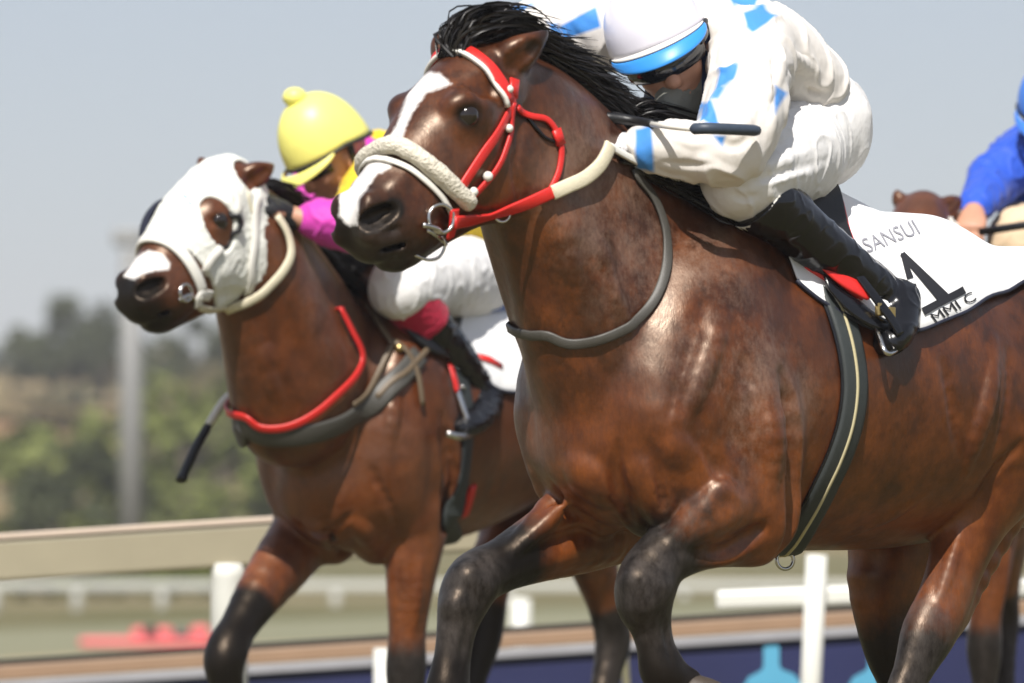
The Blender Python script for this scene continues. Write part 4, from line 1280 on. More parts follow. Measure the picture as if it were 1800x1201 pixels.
# ------------------------------------------------------------------ people: shared builders
def hand(Sd, w, fwd, up, thumb=1, sc=1.0, curl=1.0, kp=.014):
    fwd = nrm(fwd); up = nrm(np.asarray(up) - fwd * (np.asarray(up) @ fwd)); sd = np.cross(fwd, up)
    Sd.chain([(w, .026 * sc, .020 * sc), (w + fwd * .045 * sc, .038 * sc, .016 * sc), (w + fwd * .085 * sc, .040 * sc, .013 * sc)], k=kp, lat=sd, n=2)
    for i, ln in enumerate((.93, 1.0, .95, .78)):
        p = w + fwd * (.088 - abs(i - 1.3) * .004) * sc + sd * (i - 1.5) * .0205 * sc * thumb
        a = 0; pts = [(p - fwd * .012 * sc, .0098 * sc, .0098 * sc)]; q = p
        for L_, da in ((.044, .95), (.028, 1.15), (.021, .9)):
            a += da * curl * .95
            q = q + (fwd * math.cos(a) - up * math.sin(a)) * L_ * ln * sc
            pts.append((q, .0085 * sc, .0085 * sc))
        Sd.chain(pts, k=.006, n=3, lat=sd, kin=.004)
    p = w + fwd * .028 * sc - sd * thumb * .026 * sc
    q = p + (fwd * .55 - sd * thumb * .75 - up * .25) * .034 * sc
    r_ = q + (fwd * .9 - sd * thumb * .05 - up * .45) * .030 * sc
    t_ = r_ + (fwd * .75 + sd * thumb * .35 - up * .6) * .024 * sc
    Sd.chain([(p, .016 * sc, .015 * sc), (q, .0115 * sc, .0115 * sc), (r_, .0095 * sc, .0095 * sc), (t_, .008 * sc, .008 * sc)], k=.010, lat=sd, kin=.004)

def head_shape(Sd, c, fwd, up, sc=1.0):
    """c: centre of the skull; face towards fwd"""
    fwd = nrm(fwd); up = nrm(np.asarray(up) - fwd * (np.asarray(up) @ fwd)); sd = np.cross(up, fwd)
    g = lambda a, b, d: c + (fwd * a + sd * b + up * d) * sc
    B = lambda a, b, d, r, k=.02, cut=False, ax=None: Sd.ball(g(a, b, d), np.array(r) * sc, k, lat=sd, axis=fwd if ax is None else ax, cut=cut)
    B(-.01, 0, .02, (.098, .076, .088))
    B(.035, 0, -.055, (.060, .056, .062), .04)
    B(.068, 0, -.098, (.024, .026, .020), .025)                       # chin
    for s in (1, -1):
        B(.060, s * .040, -.032, (.026, .022, .020), .025)            # cheekbone
        B(.086, s * .030, -.004, (.016, .016, .010), .012, True)      # eye hollow
        B(.080, s * .030, .016, (.014, .022, .008), .015)             # brow
        B(.088, s * .012, -.044, (.012, .009, .008), .010)            # nostril wing
        Sd.chain([(g(-.005, s * .074, .005), .008 * sc, .020 * sc), (g(-.008, s * .078, -.02), .007 * sc, .018 * sc), (g(0, s * .074, -.042), .006 * sc, .010 * sc)], k=.008, lat=sd)
    Sd.chain([(g(.086, 0, .006), .008 * sc, .010 * sc), (g(.104, 0, -.028), .010 * sc, .010 * sc), (g(.108, 0, -.040), .012 * sc, .010 * sc)], k=.012, lat=sd)
    B(.084, 0, -.066, (.014, .024, .007), .010)                       # lips
    B(.082, 0, -.078, (.013, .020, .007), .008)
    B(.098, 0, -.0715, (.014, .026, .0022), .004, True)
    return g

def helmet(name, c, fwd, up, mats, parent, r=(.128, .106, .135), peak=.07, tilt=0.0, cover_btn=False, drop=.0):
    """jockey skull cap: dome with rim, peak; returns local-to-world function"""
    fwd = nrm(fwd); up = nrm(np.asarray(up) - fwd * (np.asarray(up) @ fwd)); sd = np.cross(up, fwd)
    g = lambda a, b, d: c + fwd * a + sd * b + up * d
    shell, rim_m, peak_m, peak2_m = mats
    mb = MB(); v, f = [], []
    n, m = 40, 16
    for i in range(m + 1):
        t = i / m * (math.pi / 2)
        for k in range(n):
            p = 2 * math.pi * k / n
            z = math.sin(t); rr = math.cos(t) ** .92
            low = -.030 * (max(0, -math.cos(p)) ** 1.0) * (1 - z)         # lower at the nape
            v.append(g(r[0] * rr * math.cos(p), r[1] * rr * math.sin(p), r[2] * z ** .95 + low - drop * (1 - z)))
    for i in range(m):
        for k in range(n):
            f.append((i * n + k, i * n + (k + 1) % n, (i + 1) * n + (k + 1) % n, (i + 1) * n + k))
    mb.add(v, f)
    sh = mb.build(name, shell, parent)
    md = sh.modifiers.new('thick', 'SOLIDIFY'); md.thickness = .006
    rim = [np.array(q) for q in v[:n]]
    mb = MB(); mb.tube(rim, .0055, 8, True); mb.build('helmet_rim', rim_m, sh)
    mb = MB(); G = []
    for k in range(25):
        p = -1.25 + 2.5 * k / 24
        e = max(0, math.cos(p * 1.22)) ** .55
        a = g(r[0] * math.cos(p) * 1.01, r[1] * math.sin(p) * 1.01, -drop + .004)
        row = []
        for j in range(6):
            u = j / 5
            row.append(a + (fwd * math.cos(p) + sd * math.sin(p) * .55) * peak * e * u - up * (.010 * u + .030 * u * u) * e)
        G.append(row)
    G = np.array(G)
    pk = sheet(G[:, 2:], 'helmet_peak', peak_m, sh, .005)
    if peak2_m is not None:
        sheet(G[:, :3] + up * .0012, 'peak_band', peak2_m, sh, .0055)
    return g, sd, sh

def silk_mat(name, base, accent, rough=.62, third=None):
    n = NT(name)
    f = n.ramp(n.attr('pat'), [(.4985, 1), (.5015, 0)])
    v = n.noise(10, 4)
    a = n.mix(v, tuple(np.array(base) * .94), base); b = n.mix(v, tuple(np.array(accent) * .85), accent)
    col = n.mix(f, a, b)
    if third is not None:
        col = n.mix(n.ramp(n.attr('pat2'), [(.4985, 1), (.5015, 0)]), col, third)
    b1 = n.bump(n.noise(7, 3, .55), .42, .03)
    b2 = n.bump(n.noise(24, 3, .5, stretch=(1, 1, .4)), .32, .010, b1)
    b3 = n.bump(n.noise(420, 2), .1, .0008, b2)
    return n.set(Base_Color=col, Roughness=rough, Specular_IOR_Level=.35, Sheen_Weight=.15, Normal=b3)
M['silk_blue'] = silk_mat('white_silk_blue_diamonds', (.74, .70, .655), (.055, .26, .68))
M['silk_magenta'] = silk_mat('magenta_silk_yellow', (.60, .045, .40), (.80, .56, .02))
M['silk_royal'] = silk_mat('royal_blue_silk', (.020, .085, .52), (.05, .20, .70))
M['helmet_white'] = simple_mat('white_helmet_cover', (.74, .72, .80), .32, .02, 6, bump=.2, bscale=8, bdist=.006, Coat_Weight=.3)
M['helmet_yellow'] = simple_mat('yellow_helmet_cover', (.84, .79, .20), .42, .04, 8, bump=.35, bscale=12, bdist=.006)
M['helmet_blue'] = simple_mat('blue_helmet_cover', (.06, .22, .74), .4, .05, 8, bump=.3, bscale=12, bdist=.006)
M['peak_blue'] = simple_mat('sky_blue_peak', (.035, .27, .74), .4, .05, 10)
M['navy_vest'] = cloth_mat('navy_body_protector', (.012, .025, .075), .2, .4, 20)
M['grey_scarf'] = cloth_mat('grey_neck_scarf', (.22, .22, .19), .15, .5, 16)
M['goggle'] = simple_mat('goggle_lens', (.012, .014, .02), .08, spec=.8)
M['glove_white'] = cloth_mat('pale_glove', (.66, .65, .66), .08, .4, 40)
M['glove_black'] = cloth_mat('black_glove', (.012, .012, .014), .2, .4, 40, rough=.5)

def relief(V, Sd, amp, sc, seed=0, stretch=None):
    """cloth folds as real displacement of the surface along its normal"""
    N = Sd.grad(V, Sd.vs * 2)
    q = V * sc + seed
    st = np.array([1, 1, 1.0]) if stretch is None else np.array(stretch)
    w = np.array([mnoise.noise(Vector(p * st)) for p in q])
    w2 = np.array([abs(mnoise.noise(Vector(p * st * 2.1 + 7))) for p in q])
    rg = np.clip(.22 - w2, 0, 1) / .22
    return V + N * ((w * .7 + rg ** 1.5 * .55) * amp)[:, None]

def cloth_obj(name, Sd, mat, parent, amp=.006, sc=9, seed=0, stretch=None, pats=None, folds=()):
    Sd.build()
    for pts, r, cut in folds:
        Sd.ridge(pts, r, r * .62, .010, cut=cut)
    if folds: Sd.more()
    V, Q = Sd.mesh_arrays(1)
    V0 = V.copy()
    if amp: V = relief(V, Sd, amp, sc, seed, stretch)
    at = {}
    for k, fn in (pats or {}).items():
        at[k] = .5 + np.clip(fn(V0), -.05, .05)
    return link(name, mesh_from(name, V, Q, mat, attrs=at), parent)

# ------------------------------------------------------------------ the white and blue jockey
J1 = thing('person', 'jockey in white silks with sky blue diamonds, white helmet and black boots', 'person', P(1430, 230))
VX = .0045
# body: head, neck, hands, and the trunk under the clothes, one surface
Sb = Solid(F1, .0045)
hc = P(1166, 90, 0.0); hf = nrm(F1.f * .60 + F1.l * .66 - F1.u * .36); hu = nrm(F1.u * .8 + F1.f * .55)
Sb.chain([(P(1390, 195), .08, .05), (P(1310, 130), .09, .065), (P(1262, 95), .11, .06)], k=.04)
Sb.chain([(P(1255, 90), .055, .055), (P(1190, 94), .048, .052)], k=.03)
g1 = head_shape(Sb, hc, hf, hu)
for s in (1, -1):
    m_ = (lambda p: p) if s > 0 else (lambda p: p - F1.l * 2 * ((p - F1.O) @ F1.l))
    if s > 0:
        sh, el, wr = P(1300, 110, .16), P(1270, 268, .235), P(1130, 258, .115)
    else:
        sh, el, wr = P(1105, 72, -.16), P(935, 56, -.26), P(966, 104, -.10)
    Sb.chain([(sh, .045, .045), (el, .034, .034), (wr, .026, .024)], k=.03, n=1)
    hp_, kn, an = m_(P(1405, 250, .09)), m_(P(1308, 318, .20)), m_(P(1545, 510, .225))
    Sb.chain([(hp_, .06, .06), (kn, .044, .044), (an, .028, .028)], k=.03, n=1)
    fw = nrm(P(1092, 250, .075) - wr) if s > 0 else nrm(P(985, 128, -.05) - wr)
    hand(Sb, wr, fw, F1.u * .8 + F1.l * .5 * s, thumb=s, sc=.95, curl=1.0)
Sb.build(); V, Q = Sb.mesh_arrays(1)
link('body', mesh_from('body', V, Q, M['skin']), J1)
# gloves
for s in (1, -1):
    Sg = Solid(F1, .003)
    wr = P(1130, 258, .115) if s > 0 else P(966, 104, -.10)
    fw = nrm(P(1092, 250, .075) - wr) if s > 0 else nrm(P(985, 128, -.05) - wr)
    hand(Sg, wr, fw, F1.u * .8 + F1.l * .5 * s, thumb=s, sc=1.04, curl=1.0)
    cloth_obj('glove', Sg, M['glove_white'], J1, 0)
# shirt
Ss = Solid(F1, VX)
Ss.chain([(P(1412, 172), .112, .062), (P(1372, 148), .135, .088), (P(1318, 108), .15, .10), (P(1270, 72), .155, .09)], k=.05, n=3)
Ss.chain([(P(1275, 50), .10, .06), (P(1235, 45), .075, .065)], k=.05)
# near sleeve
Ss.chain([(P(1318, 80, .12), .080, .075), (P(1318, 140, .19), .070, .066), (P(1303, 210, .230), .064, .060), (P(1282, 262, .245), .058, .056)], k=.05, n=3)
Ss.chain([(P(1284, 264, .245), .056, .050), (P(1230, 268, .20), .048, .044), (P(1170, 262, .15), .042, .039), (P(1126, 258, .115), .034, .032)], k=.035, n=3)
# far sleeve
Ss.chain([(P(1110, 60, -.14), .08, .07), (P(1050, 50, -.20), .062, .056), (P(985, 46, -.25), .058, .054), (P(932, 54, -.265), .054, .052)], k=.05, n=3)
Ss.chain([(P(936, 56, -.265), .052, .05), (P(950, 72, -.20), .044, .042), (P(966, 102, -.10), .036, .034)], k=.03, n=3)
# open collar
Ss.chain([(P(1200, 80, .0), .060, .055), (P(1165, 170, .0), .045, .06)], k=.02, cut=True)
blue = [[(1306, 20), (1340, 8), (1364, 30), (1322, 56), (1312, 46)], [(1275, -8), (1338, -10), (1328, 8), (1290, 10)],
        [(1264, 118), (1299, 110), (1290, 142), (1276, 152), (1255, 160)], [(1262, 150), (1276, 152), (1262, 172), (1246, 178)],
        [(1232, 182), (1252, 176), (1264, 220), (1230, 214)], [(1360, 152), (1380, 164), (1356, 204)], [(1253, 238), (1275, 240), (1270, 258)],
        [(1117, 228), (1146, 226), (1150, 300), (1120, 294)],
        [(962, 34), (985, 46), (1048, 12), (1056, 48), (990, 70), (975, 58)], [(882, 26), (905, 8), (940, 8), (915, 24), (900, 32)],
        [(945, 72), (990, 74), (988, 88), (945, 86)], [(950, 104), (990, 106), (985, 124), (950, 122)]]
def pat1(V):
    pj = project(V); d = np.full(len(V), 1.0)
    for pl in blue: d = np.minimum(d, poly_sd(pj, pl) / 860)
    L_ = F1.loc(V); N = Ss.grad(V)
    back = (N @ np.array([0, 1.0, 0])) > .35                      # far side: repeat the diamonds there
    dd = np.abs(((L_[:, 0] * 4.2) % 1) - .5) + np.abs(((L_[:, 2] * 4.2) % 1) - .5) - .22
    return np.where(back, dd * .2, d)
sh1 = cloth_obj('silk_shirt', Ss, M['silk_blue'], J1, .014, 6.5, 3, (1, 1, .6), dict(pat=pat1), folds=(
    ([(1338, 60), (1346, 130), (1338, 210)], .014, False), ([(1352, 80), (1358, 150), (1346, 215)], .010, True), ([(1290, 240), (1318, 205), (1330, 160)], .012, False),
    ([(1262, 250), (1295, 258), (1325, 235)], .010, True), ([(1250, 235), (1280, 230), (1312, 205)], .011, False), ([(1378, 70), (1372, 120), (1352, 170)], .012, False),
    ([(1395, 95), (1420, 120), (1462, 140)], .013, False), ([(1385, 120), (1415, 150), (1455, 165)], .010, True), ([(1270, 100), (1262, 150), (1240, 200)], .010, False),
    ([(1180, 240), (1215, 252), (1250, 250)], .009, False), ([(1170, 285), (1210, 290), (1255, 288)], .009, True), ([(1300, 30), (1325, 60), (1330, 100)], .010, True),
    ([(1000, 30), (1020, 50), (1035, 80)], .010, False), ([(945, 40), (965, 60), (975, 85)], .010, True)))
# vest and scarf in the collar
Sv = Solid(F1, .005)
Sv.chain([(P(1250, 100), .105, .09), (P(1205, 165), .085, .065), (P(1190, 215), .05, .05)], k=.03)
cloth_obj('body_protector', Sv, M['navy_vest'], J1, .004, 16)
Sv = Solid(F1, .0045)
Sv.chain([(P(1225, 110), .052, .05), (P(1202, 150, .035), .040, .062), (P(1196, 195, .04), .028, .062), (P(1190, 225, .035), .020, .05)], k=.02)
cloth_obj('scarf', Sv, M['grey_scarf'], J1, .002, 12)
# breeches
Sp = Solid(F1, VX)
Sp.chain([(P(1392, 180), .105, .085), (P(1410, 212), .130, .105), (P(1420, 248), .130, .10)], k=.05)
for s in (1, -1):
    m_ = (lambda p: p) if s > 0 else (lambda p: p - F1.l * 2 * ((p - F1.O) @ F1.l))
    Sp.chain([(m_(P(1412, 262, .085)), .090, .098), (m_(P(1370, 280, .14)), .088, .088), (m_(P(1325, 300, .19)), .076, .076), (m_(P(1302, 318, .205)), .067, .064)], k=.05, n=3)
    Sp.chain([(m_(P(1302, 322, .205)), .060, .058), (m_(P(1338, 350, .21)), .048, .048)], k=.03, n=2)
cloth_obj('breeches', Sp, M['breeches'], J1, .007, 7, 5, (1.3, 1.3, .7), folds=(([(1300, 285), (1350, 268), (1400, 235)], .012, True), ([(1310, 300), (1370, 285), (1430, 262)], .011, False), ([(1320, 330), (1380, 312), (1440, 300)], .010, False), ([(1330, 318), (1390, 300), (1455, 280)], .008, True), ([(1285, 340), (1310, 350), (1335, 345)], .010, True), ([(1440, 170), (1475, 200), (1490, 240)], .012, False)))
# boots
for s in (1, -1):
    m_ = (lambda p: p) if s > 0 else (lambda p: p - F1.l * 2 * ((p - F1.O) @ F1.l))
    Sq = Solid(F1, .004)
    Sq.chain([(m_(P(1318, 340, .21)), .070, .068), (m_(P(1345, 360, .212)), .066, .064), (m_(P(1382, 384, .215)), .060, .057), (m_(P(1440, 432, .22)), .055, .052), (m_(P(1500, 478, .225)), .045, .047), (m_(P(1555, 522, .23)), .041, .044)], k=.03, n=4, kin=.015)
    Sq.chain([(m_(P(1612, 535, .225)), .034, .034), (m_(P(1580, 535, .235)), .042, .050), (m_(P(1572, 572, .265)), .043, .034), (m_(P(1562, 605, .295)), .036, .024)], k=.025, n=3)
    Sq.plane_cut(m_(P(1326, 346, .21)), m_(P(1338, 346, .21)) - m_(P(1378, 382, .215)))
    bt = cloth_obj('boot', Sq, M['black_leather'], J1, .004, 11, 2, (1, 1, 1))
    # sole under the ball of the foot
    mb = MB(); mb.tube(catmull(np.array([m_(P(1630, 545, .225)), m_(P(1605, 575, .245)), m_(P(1585, 598, .275)), m_(P(1570, 618, .30))]), 4), [.030] * 12 + [.026], 12, flat=.35, up=[F1.l * s * .3 + F1.f] * 13)
    mb.build('sole', M['black_mat'], bt)
    # pale top band
    a, b = m_(P(1326, 346, .21)), m_(P(1378, 383, .215))
    ax = nrm(b - a); mb = MB(); mb.tube([a - ax * .004, a + ax * .014], [.0745, .0735], 28); mb.build('boot_top_band', M['white_strap'], bt)
# helmet, goggles
g1, sd1, hl1 = helmet('helmet', hc + hu * .026, hf + hu * .20, hu - hf * .20, (M['helmet_white'], M['ink'], M['peak_blue'], M['white_strap']), J1, r=(.122, .108, .142), peak=.038)
mb = MB()
arc = [hc + (hf * math.cos(p) * .106 + sd1 * math.sin(p) * .088) - hu * .004 for p in np.linspace(-1.05, 1.05, 15)]
mb.tube(arc, .024, 12, flat=.55, up=[(q - hc) for q in arc]); mb.build('goggles', M['goggle'], J1)
mb = MB(); arc = [hc + (hf * math.cos(p) * .112 + sd1 * math.sin(p) * .100) + hu * (.012 + .045 * max(0, -math.cos(p))) for p in np.linspace(.95, 2 * math.pi - .95, 30)]
mb.ribbon(arc, [nrm(q - hc) for q in arc], .022, .004); mb.build('goggle_strap', M['black_leather'], J1)
mb = MB()
for s in (1, -1):
    mb.ribbon(catmull(np.array([hc + sd1 * s * .088 + hu * .015 - hf * .01, hc + sd1 * s * .078 - hu * .05 + hf * .005, hc + sd1 * s * .03 - hu * .118 + hf * .05]), 5), [sd1 * s] * 11, .014, .003)
mb.build('chin_strap', M['black_leather'], J1)

whip1 = thing('whip', 'dark riding whip lying along the forearm of the white silks jockey', 'whip', P(1200, 225, .16))
mb = MB(); mb.tube(catmull(np.array([P(1060, 206, .06), P(1110, 212, .10), P(1152, 220, .17)]), 4), [.0115] * 4 + [.0105] * 4 + [.010], 12); mb.build('handle', M['black_mat'], whip1)
mb = MB(); mb.tube([P(1146, 219, .165), P(1180, 223, .235), P(1222, 227, .30)], .0062, 10); mb.build('shaft', M['white_strap'], whip1)
mb = MB(); mb.tube(catmull(np.array([P(1214, 227, .29), P(1245, 226, .325), P(1300, 228, .345), P(1332, 230, .345)]), 5), [.006] + [.012] * 14 + [.010], 12); mb.build('flap', simple_mat('whip_pad', (.035, .05, .075), .5, .2, 60), whip1)
# stirrup
mb = MB()
c0 = P(1548, 560, .25)
st = np.array([P(1530, 556, .25), P(1555, 552, .235), P(1545, 590, .30), P(1560, 622, .33), P(1590, 604, .29), P(1612, 580, .25)])
mb.tube(catmull(st[[1, 0, 2, 3, 4]], 6), .006, 8); mb.build('stirrup_iron', M['steel'], saddle1)
# ------------------------------------------------------------------ the second bay horse, in a white hood
F2 = Frame(at_y(600, 900, 4.1), 58)
P2 = F2.P
HF2 = Frame(P2(425, 380), 48)              # its head turns a little off the line of the body
Ph = HF2.P
G2 = Solid(F2, .0065)
G2.chain([(P2(598, 855), .165, .165), (P2(632, 800), .225, .25), (P2(690, 755), .25, .31), (P2(775, 735), .265, .325),
          (P2(860, 712), .275, .295), (P2(945, 690), .26, .265), (P2(1020, 690), .255, .28), (P2(1075, 710), .20, .24)], k=.05, n=3)
G2.chain([(P2(622, 520), .05, .06), (P2(690, 512), .055, .055), (P2(760, 530), .06, .05)], k=.10)
G2.chain([(P2(418, 372), .075, .10), (P2(455, 460), .092, .165), (P2(500, 570), .120, .225), (P2(545, 690), .165, .27)], k=.05, n=4)
for s in (1, -1):
    def Q(px, py, b):
        p = P2(px, py, b)
        return p if s > 0 else p - F2.l * (2 * b)
    G2.chain([(Q(720, 560, .10), .06, .10), (Q(712, 660, .15), .08, .13), (Q(690, 770, .150), .08, .13), (Q(680, 860, .135), .08, .09)], k=.07)
    G2.chain([(Q(745, 680, .19), .05, .07), (Q(757, 790, .20), .07, .095), (Q(757, 880, .185), .06, .08)], k=.035)
    G2.chain([(Q(680, 860, .135), .078, .085), (Q(718, 905, .155), .078, .09)], k=.05)
    G2.chain([(Q(648, 850, .07), .058, .05), (Q(650, 910, .076), .075, .08), (Q(662, 955, .07), .06, .06)], k=.02)
    G2.chain([(Q(470, 420, .06), .03, .045), (Q(520, 540, .085), .03, .055), (Q(570, 650, .11), .02, .04)], k=.06)
    G2.chain([(Q(1060, 610, .13), .10, .16), (Q(1062, 700, .165), .12, .22), (Q(1050, 800, .16), .10, .16)], k=.06)
# near foreleg, on the ground
G2.chain([(P2(738, 900, .16), .078, .095), (P2(728, 960, .155), .072, .085), (P2(720, 1040, .145), .058, .066), (P2(716, 1110, .135), .046, .052),
          (P2(714, 1165, .13), .050, .054), (P2(713, 1200, .13), .046, .050), (P2(714, 1250, .13), .034, .040), (P2(716, 1340, .13), .032, .040),
          (P2(715, 1400, .13), .040, .046), (P2(700, 1440, .13), .032, .036), (P2(690, 1475, .13), .046, .055)], k=.04, n=3, kin=.015)
# far foreleg, lifted
G2.chain([(P2(545, 925, -.15), .080, .095), (P2(500, 985, -.145), .074, .085), (P2(452, 1050, -.14), .058, .066), (P2(418, 1105, -.135), .046, .050),
          (P2(400, 1140, -.13), .052, .054), (P2(393, 1170, -.13), .048, .050), (P2(402, 1215, -.13), .036, .040), (P2(425, 1290, -.13), .032, .038),
          (P2(445, 1345, -.13), .040, .044), (P2(475, 1370, -.13), .040, .046)], k=.035, n=3, kin=.015)
# hind legs
G2.chain([(P2(1045, 830, .15), .10, .15), (P2(1020, 900, .15), .08, .11), (P2(1040, 980, .14), .066, .075), (P2(1062, 1050, .13), .048, .058), (P2(1078, 1115, .13), .044, .058),
          (P2(1072, 1160, .13), .038, .046), (P2(1055, 1240, .13), .034, .040), (P2(1040, 1320, .13), .038, .044), (P2(1020, 1360, .13), .042, .05)], k=.04, n=3, kin=.02)
G2.chain([(P2(970, 830, -.14), .10, .15), (P2(905, 930, -.15), .08, .11), (P2(862, 1010, -.14), .058, .07), (P2(855, 1080, -.14), .046, .058), (P2(848, 1125, -.14), .044, .056),
          (P2(836, 1175, -.14), .036, .042), (P2(815, 1250, -.14), .034, .040), (P2(800, 1320, -.14), .04, .05)], k=.04, n=3, kin=.02)
# head
hl = HF2.l
def head2(Sd, grow=0.0, skull_only=False):
    g = grow
    Sd.chain([(Ph(402, 328), .074 + g, .080 + g), (Ph(378, 352), .088 + g, .086 + g), (Ph(345, 388), .092 + g, .083 + g), (Ph(315, 428), .080 + g, .076 + g), (Ph(288, 468), .066 + g, .070 + g),
              (Ph(262, 505), .053 + g, .063 + g), (Ph(250, 530), .049 + g, .057 + g)], k=.03, n=3, kin=.02, lat=hl)
    Sd.chain([(Ph(425, 392), .072 + g, .095 + g), (Ph(410, 444), .074 + g, .110 + g), (Ph(362, 498), .054 + g, .070 + g), (Ph(322, 532), .040 + g, .046 + g), (Ph(294, 552), .036 + g, .036 + g), (Ph(275, 562), .036 + g, .032 + g)],
             k=.03, n=3, kin=.02, lat=hl)
    for s in (1, -1):
        def Q(px, py, b):
            p = Ph(px, py, b)
            return p if s > 0 else p - hl * (2 * b)
        Sd.ball(Q(415, 442, .066), (.088 + g, .028 + g, .090 + g), .03, lat=hl, axis=HF2.f)
        Sd.ball(Q(382, 384, .080), (.044 + g, .021 + g, .036 + g), .04, lat=hl, axis=HF2.f)
        Sd.chain([(Q(392, 405, .052), .034 + g, .06 + g), (Q(352, 460, .050), .034 + g, .070 + g), (Q(312, 510, .042), .032 + g, .056 + g), (Q(285, 530, .042), .026 + g, .045 + g)], k=.035, lat=hl)
        if skull_only:
            continue
        Sd.ball(Q(268, 512, .040), (.054, .021, .048), .04, lat=hl, axis=HF2.f)
        Sd.ball(Q(384, 388, .112), (.024, .016, .013), .010, lat=hl, axis=HF2.f, cut=True)
        Sd.chain([(Q(250, 518, .062), .026, .010), (Q(264, 508, .066), .034, .020), (Q(284, 497, .066), .024, .012)], k=.008, cut=True, lat=hl)
        Sd.chain([(Q(322, 526, .056), .012, .004), (Q(290, 548, .054), .014, .004), (Q(262, 560, .046), .014, .004)], k=.008, cut=True, lat=hl)
    if not skull_only:
        Sd.chain([(Ph(246, 522), .045, .044), (Ph(248, 548), .043, .034)], k=.02, lat=hl)
        Sd.ball(Ph(270, 566), (.034, .036, .028), .012, lat=hl, axis=HF2.f)
        Sd.chain([(Ph(425, 318, .045), .034, .026), (Ph(448, 308, .07), .038, .028), (Ph(466, 300, .085), .024, .018), (Ph(480, 290, .09), .005, .005)], k=.018, n=4, kin=.006, lat=nrm(hl * .35 + HF2.f * .55 + HF2.u * .75))
        Sd.chain([(Ph(436, 322, .085), .018, .012), (Ph(455, 309, .102), .020, .012), (Ph(470, 299, .104), .010, .008)], k=.012, cut=True, lat=nrm(hl * .35 + HF2.f * .55 + HF2.u * .75))
        Sd.chain([(Ph(372, 308, -.05), .030, .024), (Ph(362, 298, -.066), .028, .022), (Ph(356, 288, -.072), .016, .014), (Ph(352, 279, -.076), .004, .004)], k=.018, n=4, kin=.006, lat=nrm(hl * .6 + HF2.f * .8))
head2(G2)
G2.chain([(P2(598, 850, 0), .012, .012), (P2(596, 905, 0), .014, .016), (P2(615, 960, 0), .02, .02)], k=.022, cut=True)
G2.chain([(P2(782, 740, .28), .012, .012), (P2(788, 830, .26), .018, .02), (P2(780, 920, .23), .02, .02)], k=.03, cut=True)
G2.build()
for pts, r, sink, k in (([(520, 905), (560, 935), (590, 945)], .046, .030, .014), ([(612, 912), (640, 935), (668, 985)], .036, .02, .012), ([(700, 620), (690, 720), (688, 800)], .028, .014, .03),
                        ([(770, 740), (778, 830), (765, 900)], .03, .017, .02), ([(740, 985), (735, 1050), (728, 1120)], .016, .008, .01), ([(470, 620), (480, 680), (500, 730)], .022, .013, .03)):
    G2.ridge(pts, r, sink, k)
for pts, r, rise, k in (([(470, 890), (530, 925), (575, 935), (620, 900)], .013, .006, .016), ([(580, 930), (600, 970), (640, 1000)], .014, .006, .016), ([(708, 990), (706, 1060), (704, 1130)], .010, .005, .010),
                        ([(655, 830), (690, 900), (700, 950)], .012, .006, .02)):
    G2.ridge(pts, r, rise, k, cut=True)
G2.more()
V, Qd = G2.mesh_arrays(1)
pj = project(V); L2 = F2.loc(V)
dark = np.zeros(len(V)); dust = np.zeros(len(V)); grime = np.zeros(len(V))
for a, b, r0, r1 in ((P2(714, 1220, .13), P2(690, 1480, .13), .09, .20), (P2(425, 1100, -.13), P2(395, 1160, -.13), .08, .15), (P2(395, 1160, -.13), P2(475, 1370, -.13), .10, .13),
                     (P2(1078, 1130, .13), P2(1020, 1360, .13), .10, .16), (P2(845, 1130, -.14), P2(800, 1320, -.14), .10, .16)):
    dark = np.maximum(dark, near(a, b, r0, r1))
dark = np.maximum(dark, .95 * near(Ph(243, 520), Ph(280, 562), .045, .125))
dark = np.maximum(dark, .85 * near(P2(1072, 1010, .2), P2(1072, 1010, .3), .0, .01))
dust = np.maximum(dust, .8 * near(P2(560, 520, .1), P2(640, 680, .2), .06, .2)); dust = np.maximum(dust, .25)
grime = np.maximum(grime, .7 * near(P2(1075, 1100, .16), P2(1060, 1210, .16), .05, .10)); grime = np.maximum(grime, .5 * near(P2(715, 1180, .15), P2(714, 1260, .15), .05, .12))
sn = [(218, 486), (238, 452), (262, 440), (285, 446), (300, 464), (296, 474), (272, 476), (250, 482), (236, 492)]
bz = poly_sd(pj, sn) / 640
facing = ((V - HF2.O) @ HF2.l > -.06) & (L2[:, 0] < .3) & ((V - HF2.O) @ HF2.f > .2)
blaze = .5 + np.where(facing, np.clip(bz, -.05, .05), .05)
horse2 = thing('race_horse', 'second bay racehorse wearing a white hood, behind the leading horse', 'horse', (F2.O[0] + .5, F2.O[1] + .7, 0), 'galloping racehorses')
body2 = link('body', mesh_from('body', V, Qd, M['coat2'], attrs=dict(dark=dark, dust=dust, grime=grime, damp=smooth01(L2[:, 2], -.15, .35) * .7, blaze=blaze, pink=np.zeros(len(V)))), horse2)
for s in (1, -1):
    c = Ph(384, 388, .0925); c = c if s > 0 else c - hl * .185
    uv_sphere('eye', c, .0255, M['eye'], horse2, 20)
crest = catmull(np.array([P2(455, 335), P2(492, 395), P2(530, 450), P2(580, 500), P2(640, 520)]), 40)
_hit = G2.cast(crest + F2.u * .25, np.repeat(-F2.u[None], len(crest), 0), .5, .005)
crest = np.where(np.isnan(_hit), crest, _hit)
tang = np.gradient(crest, axis=0); tang /= np.linalg.norm(tang, axis=1, keepdims=True)
locks = []
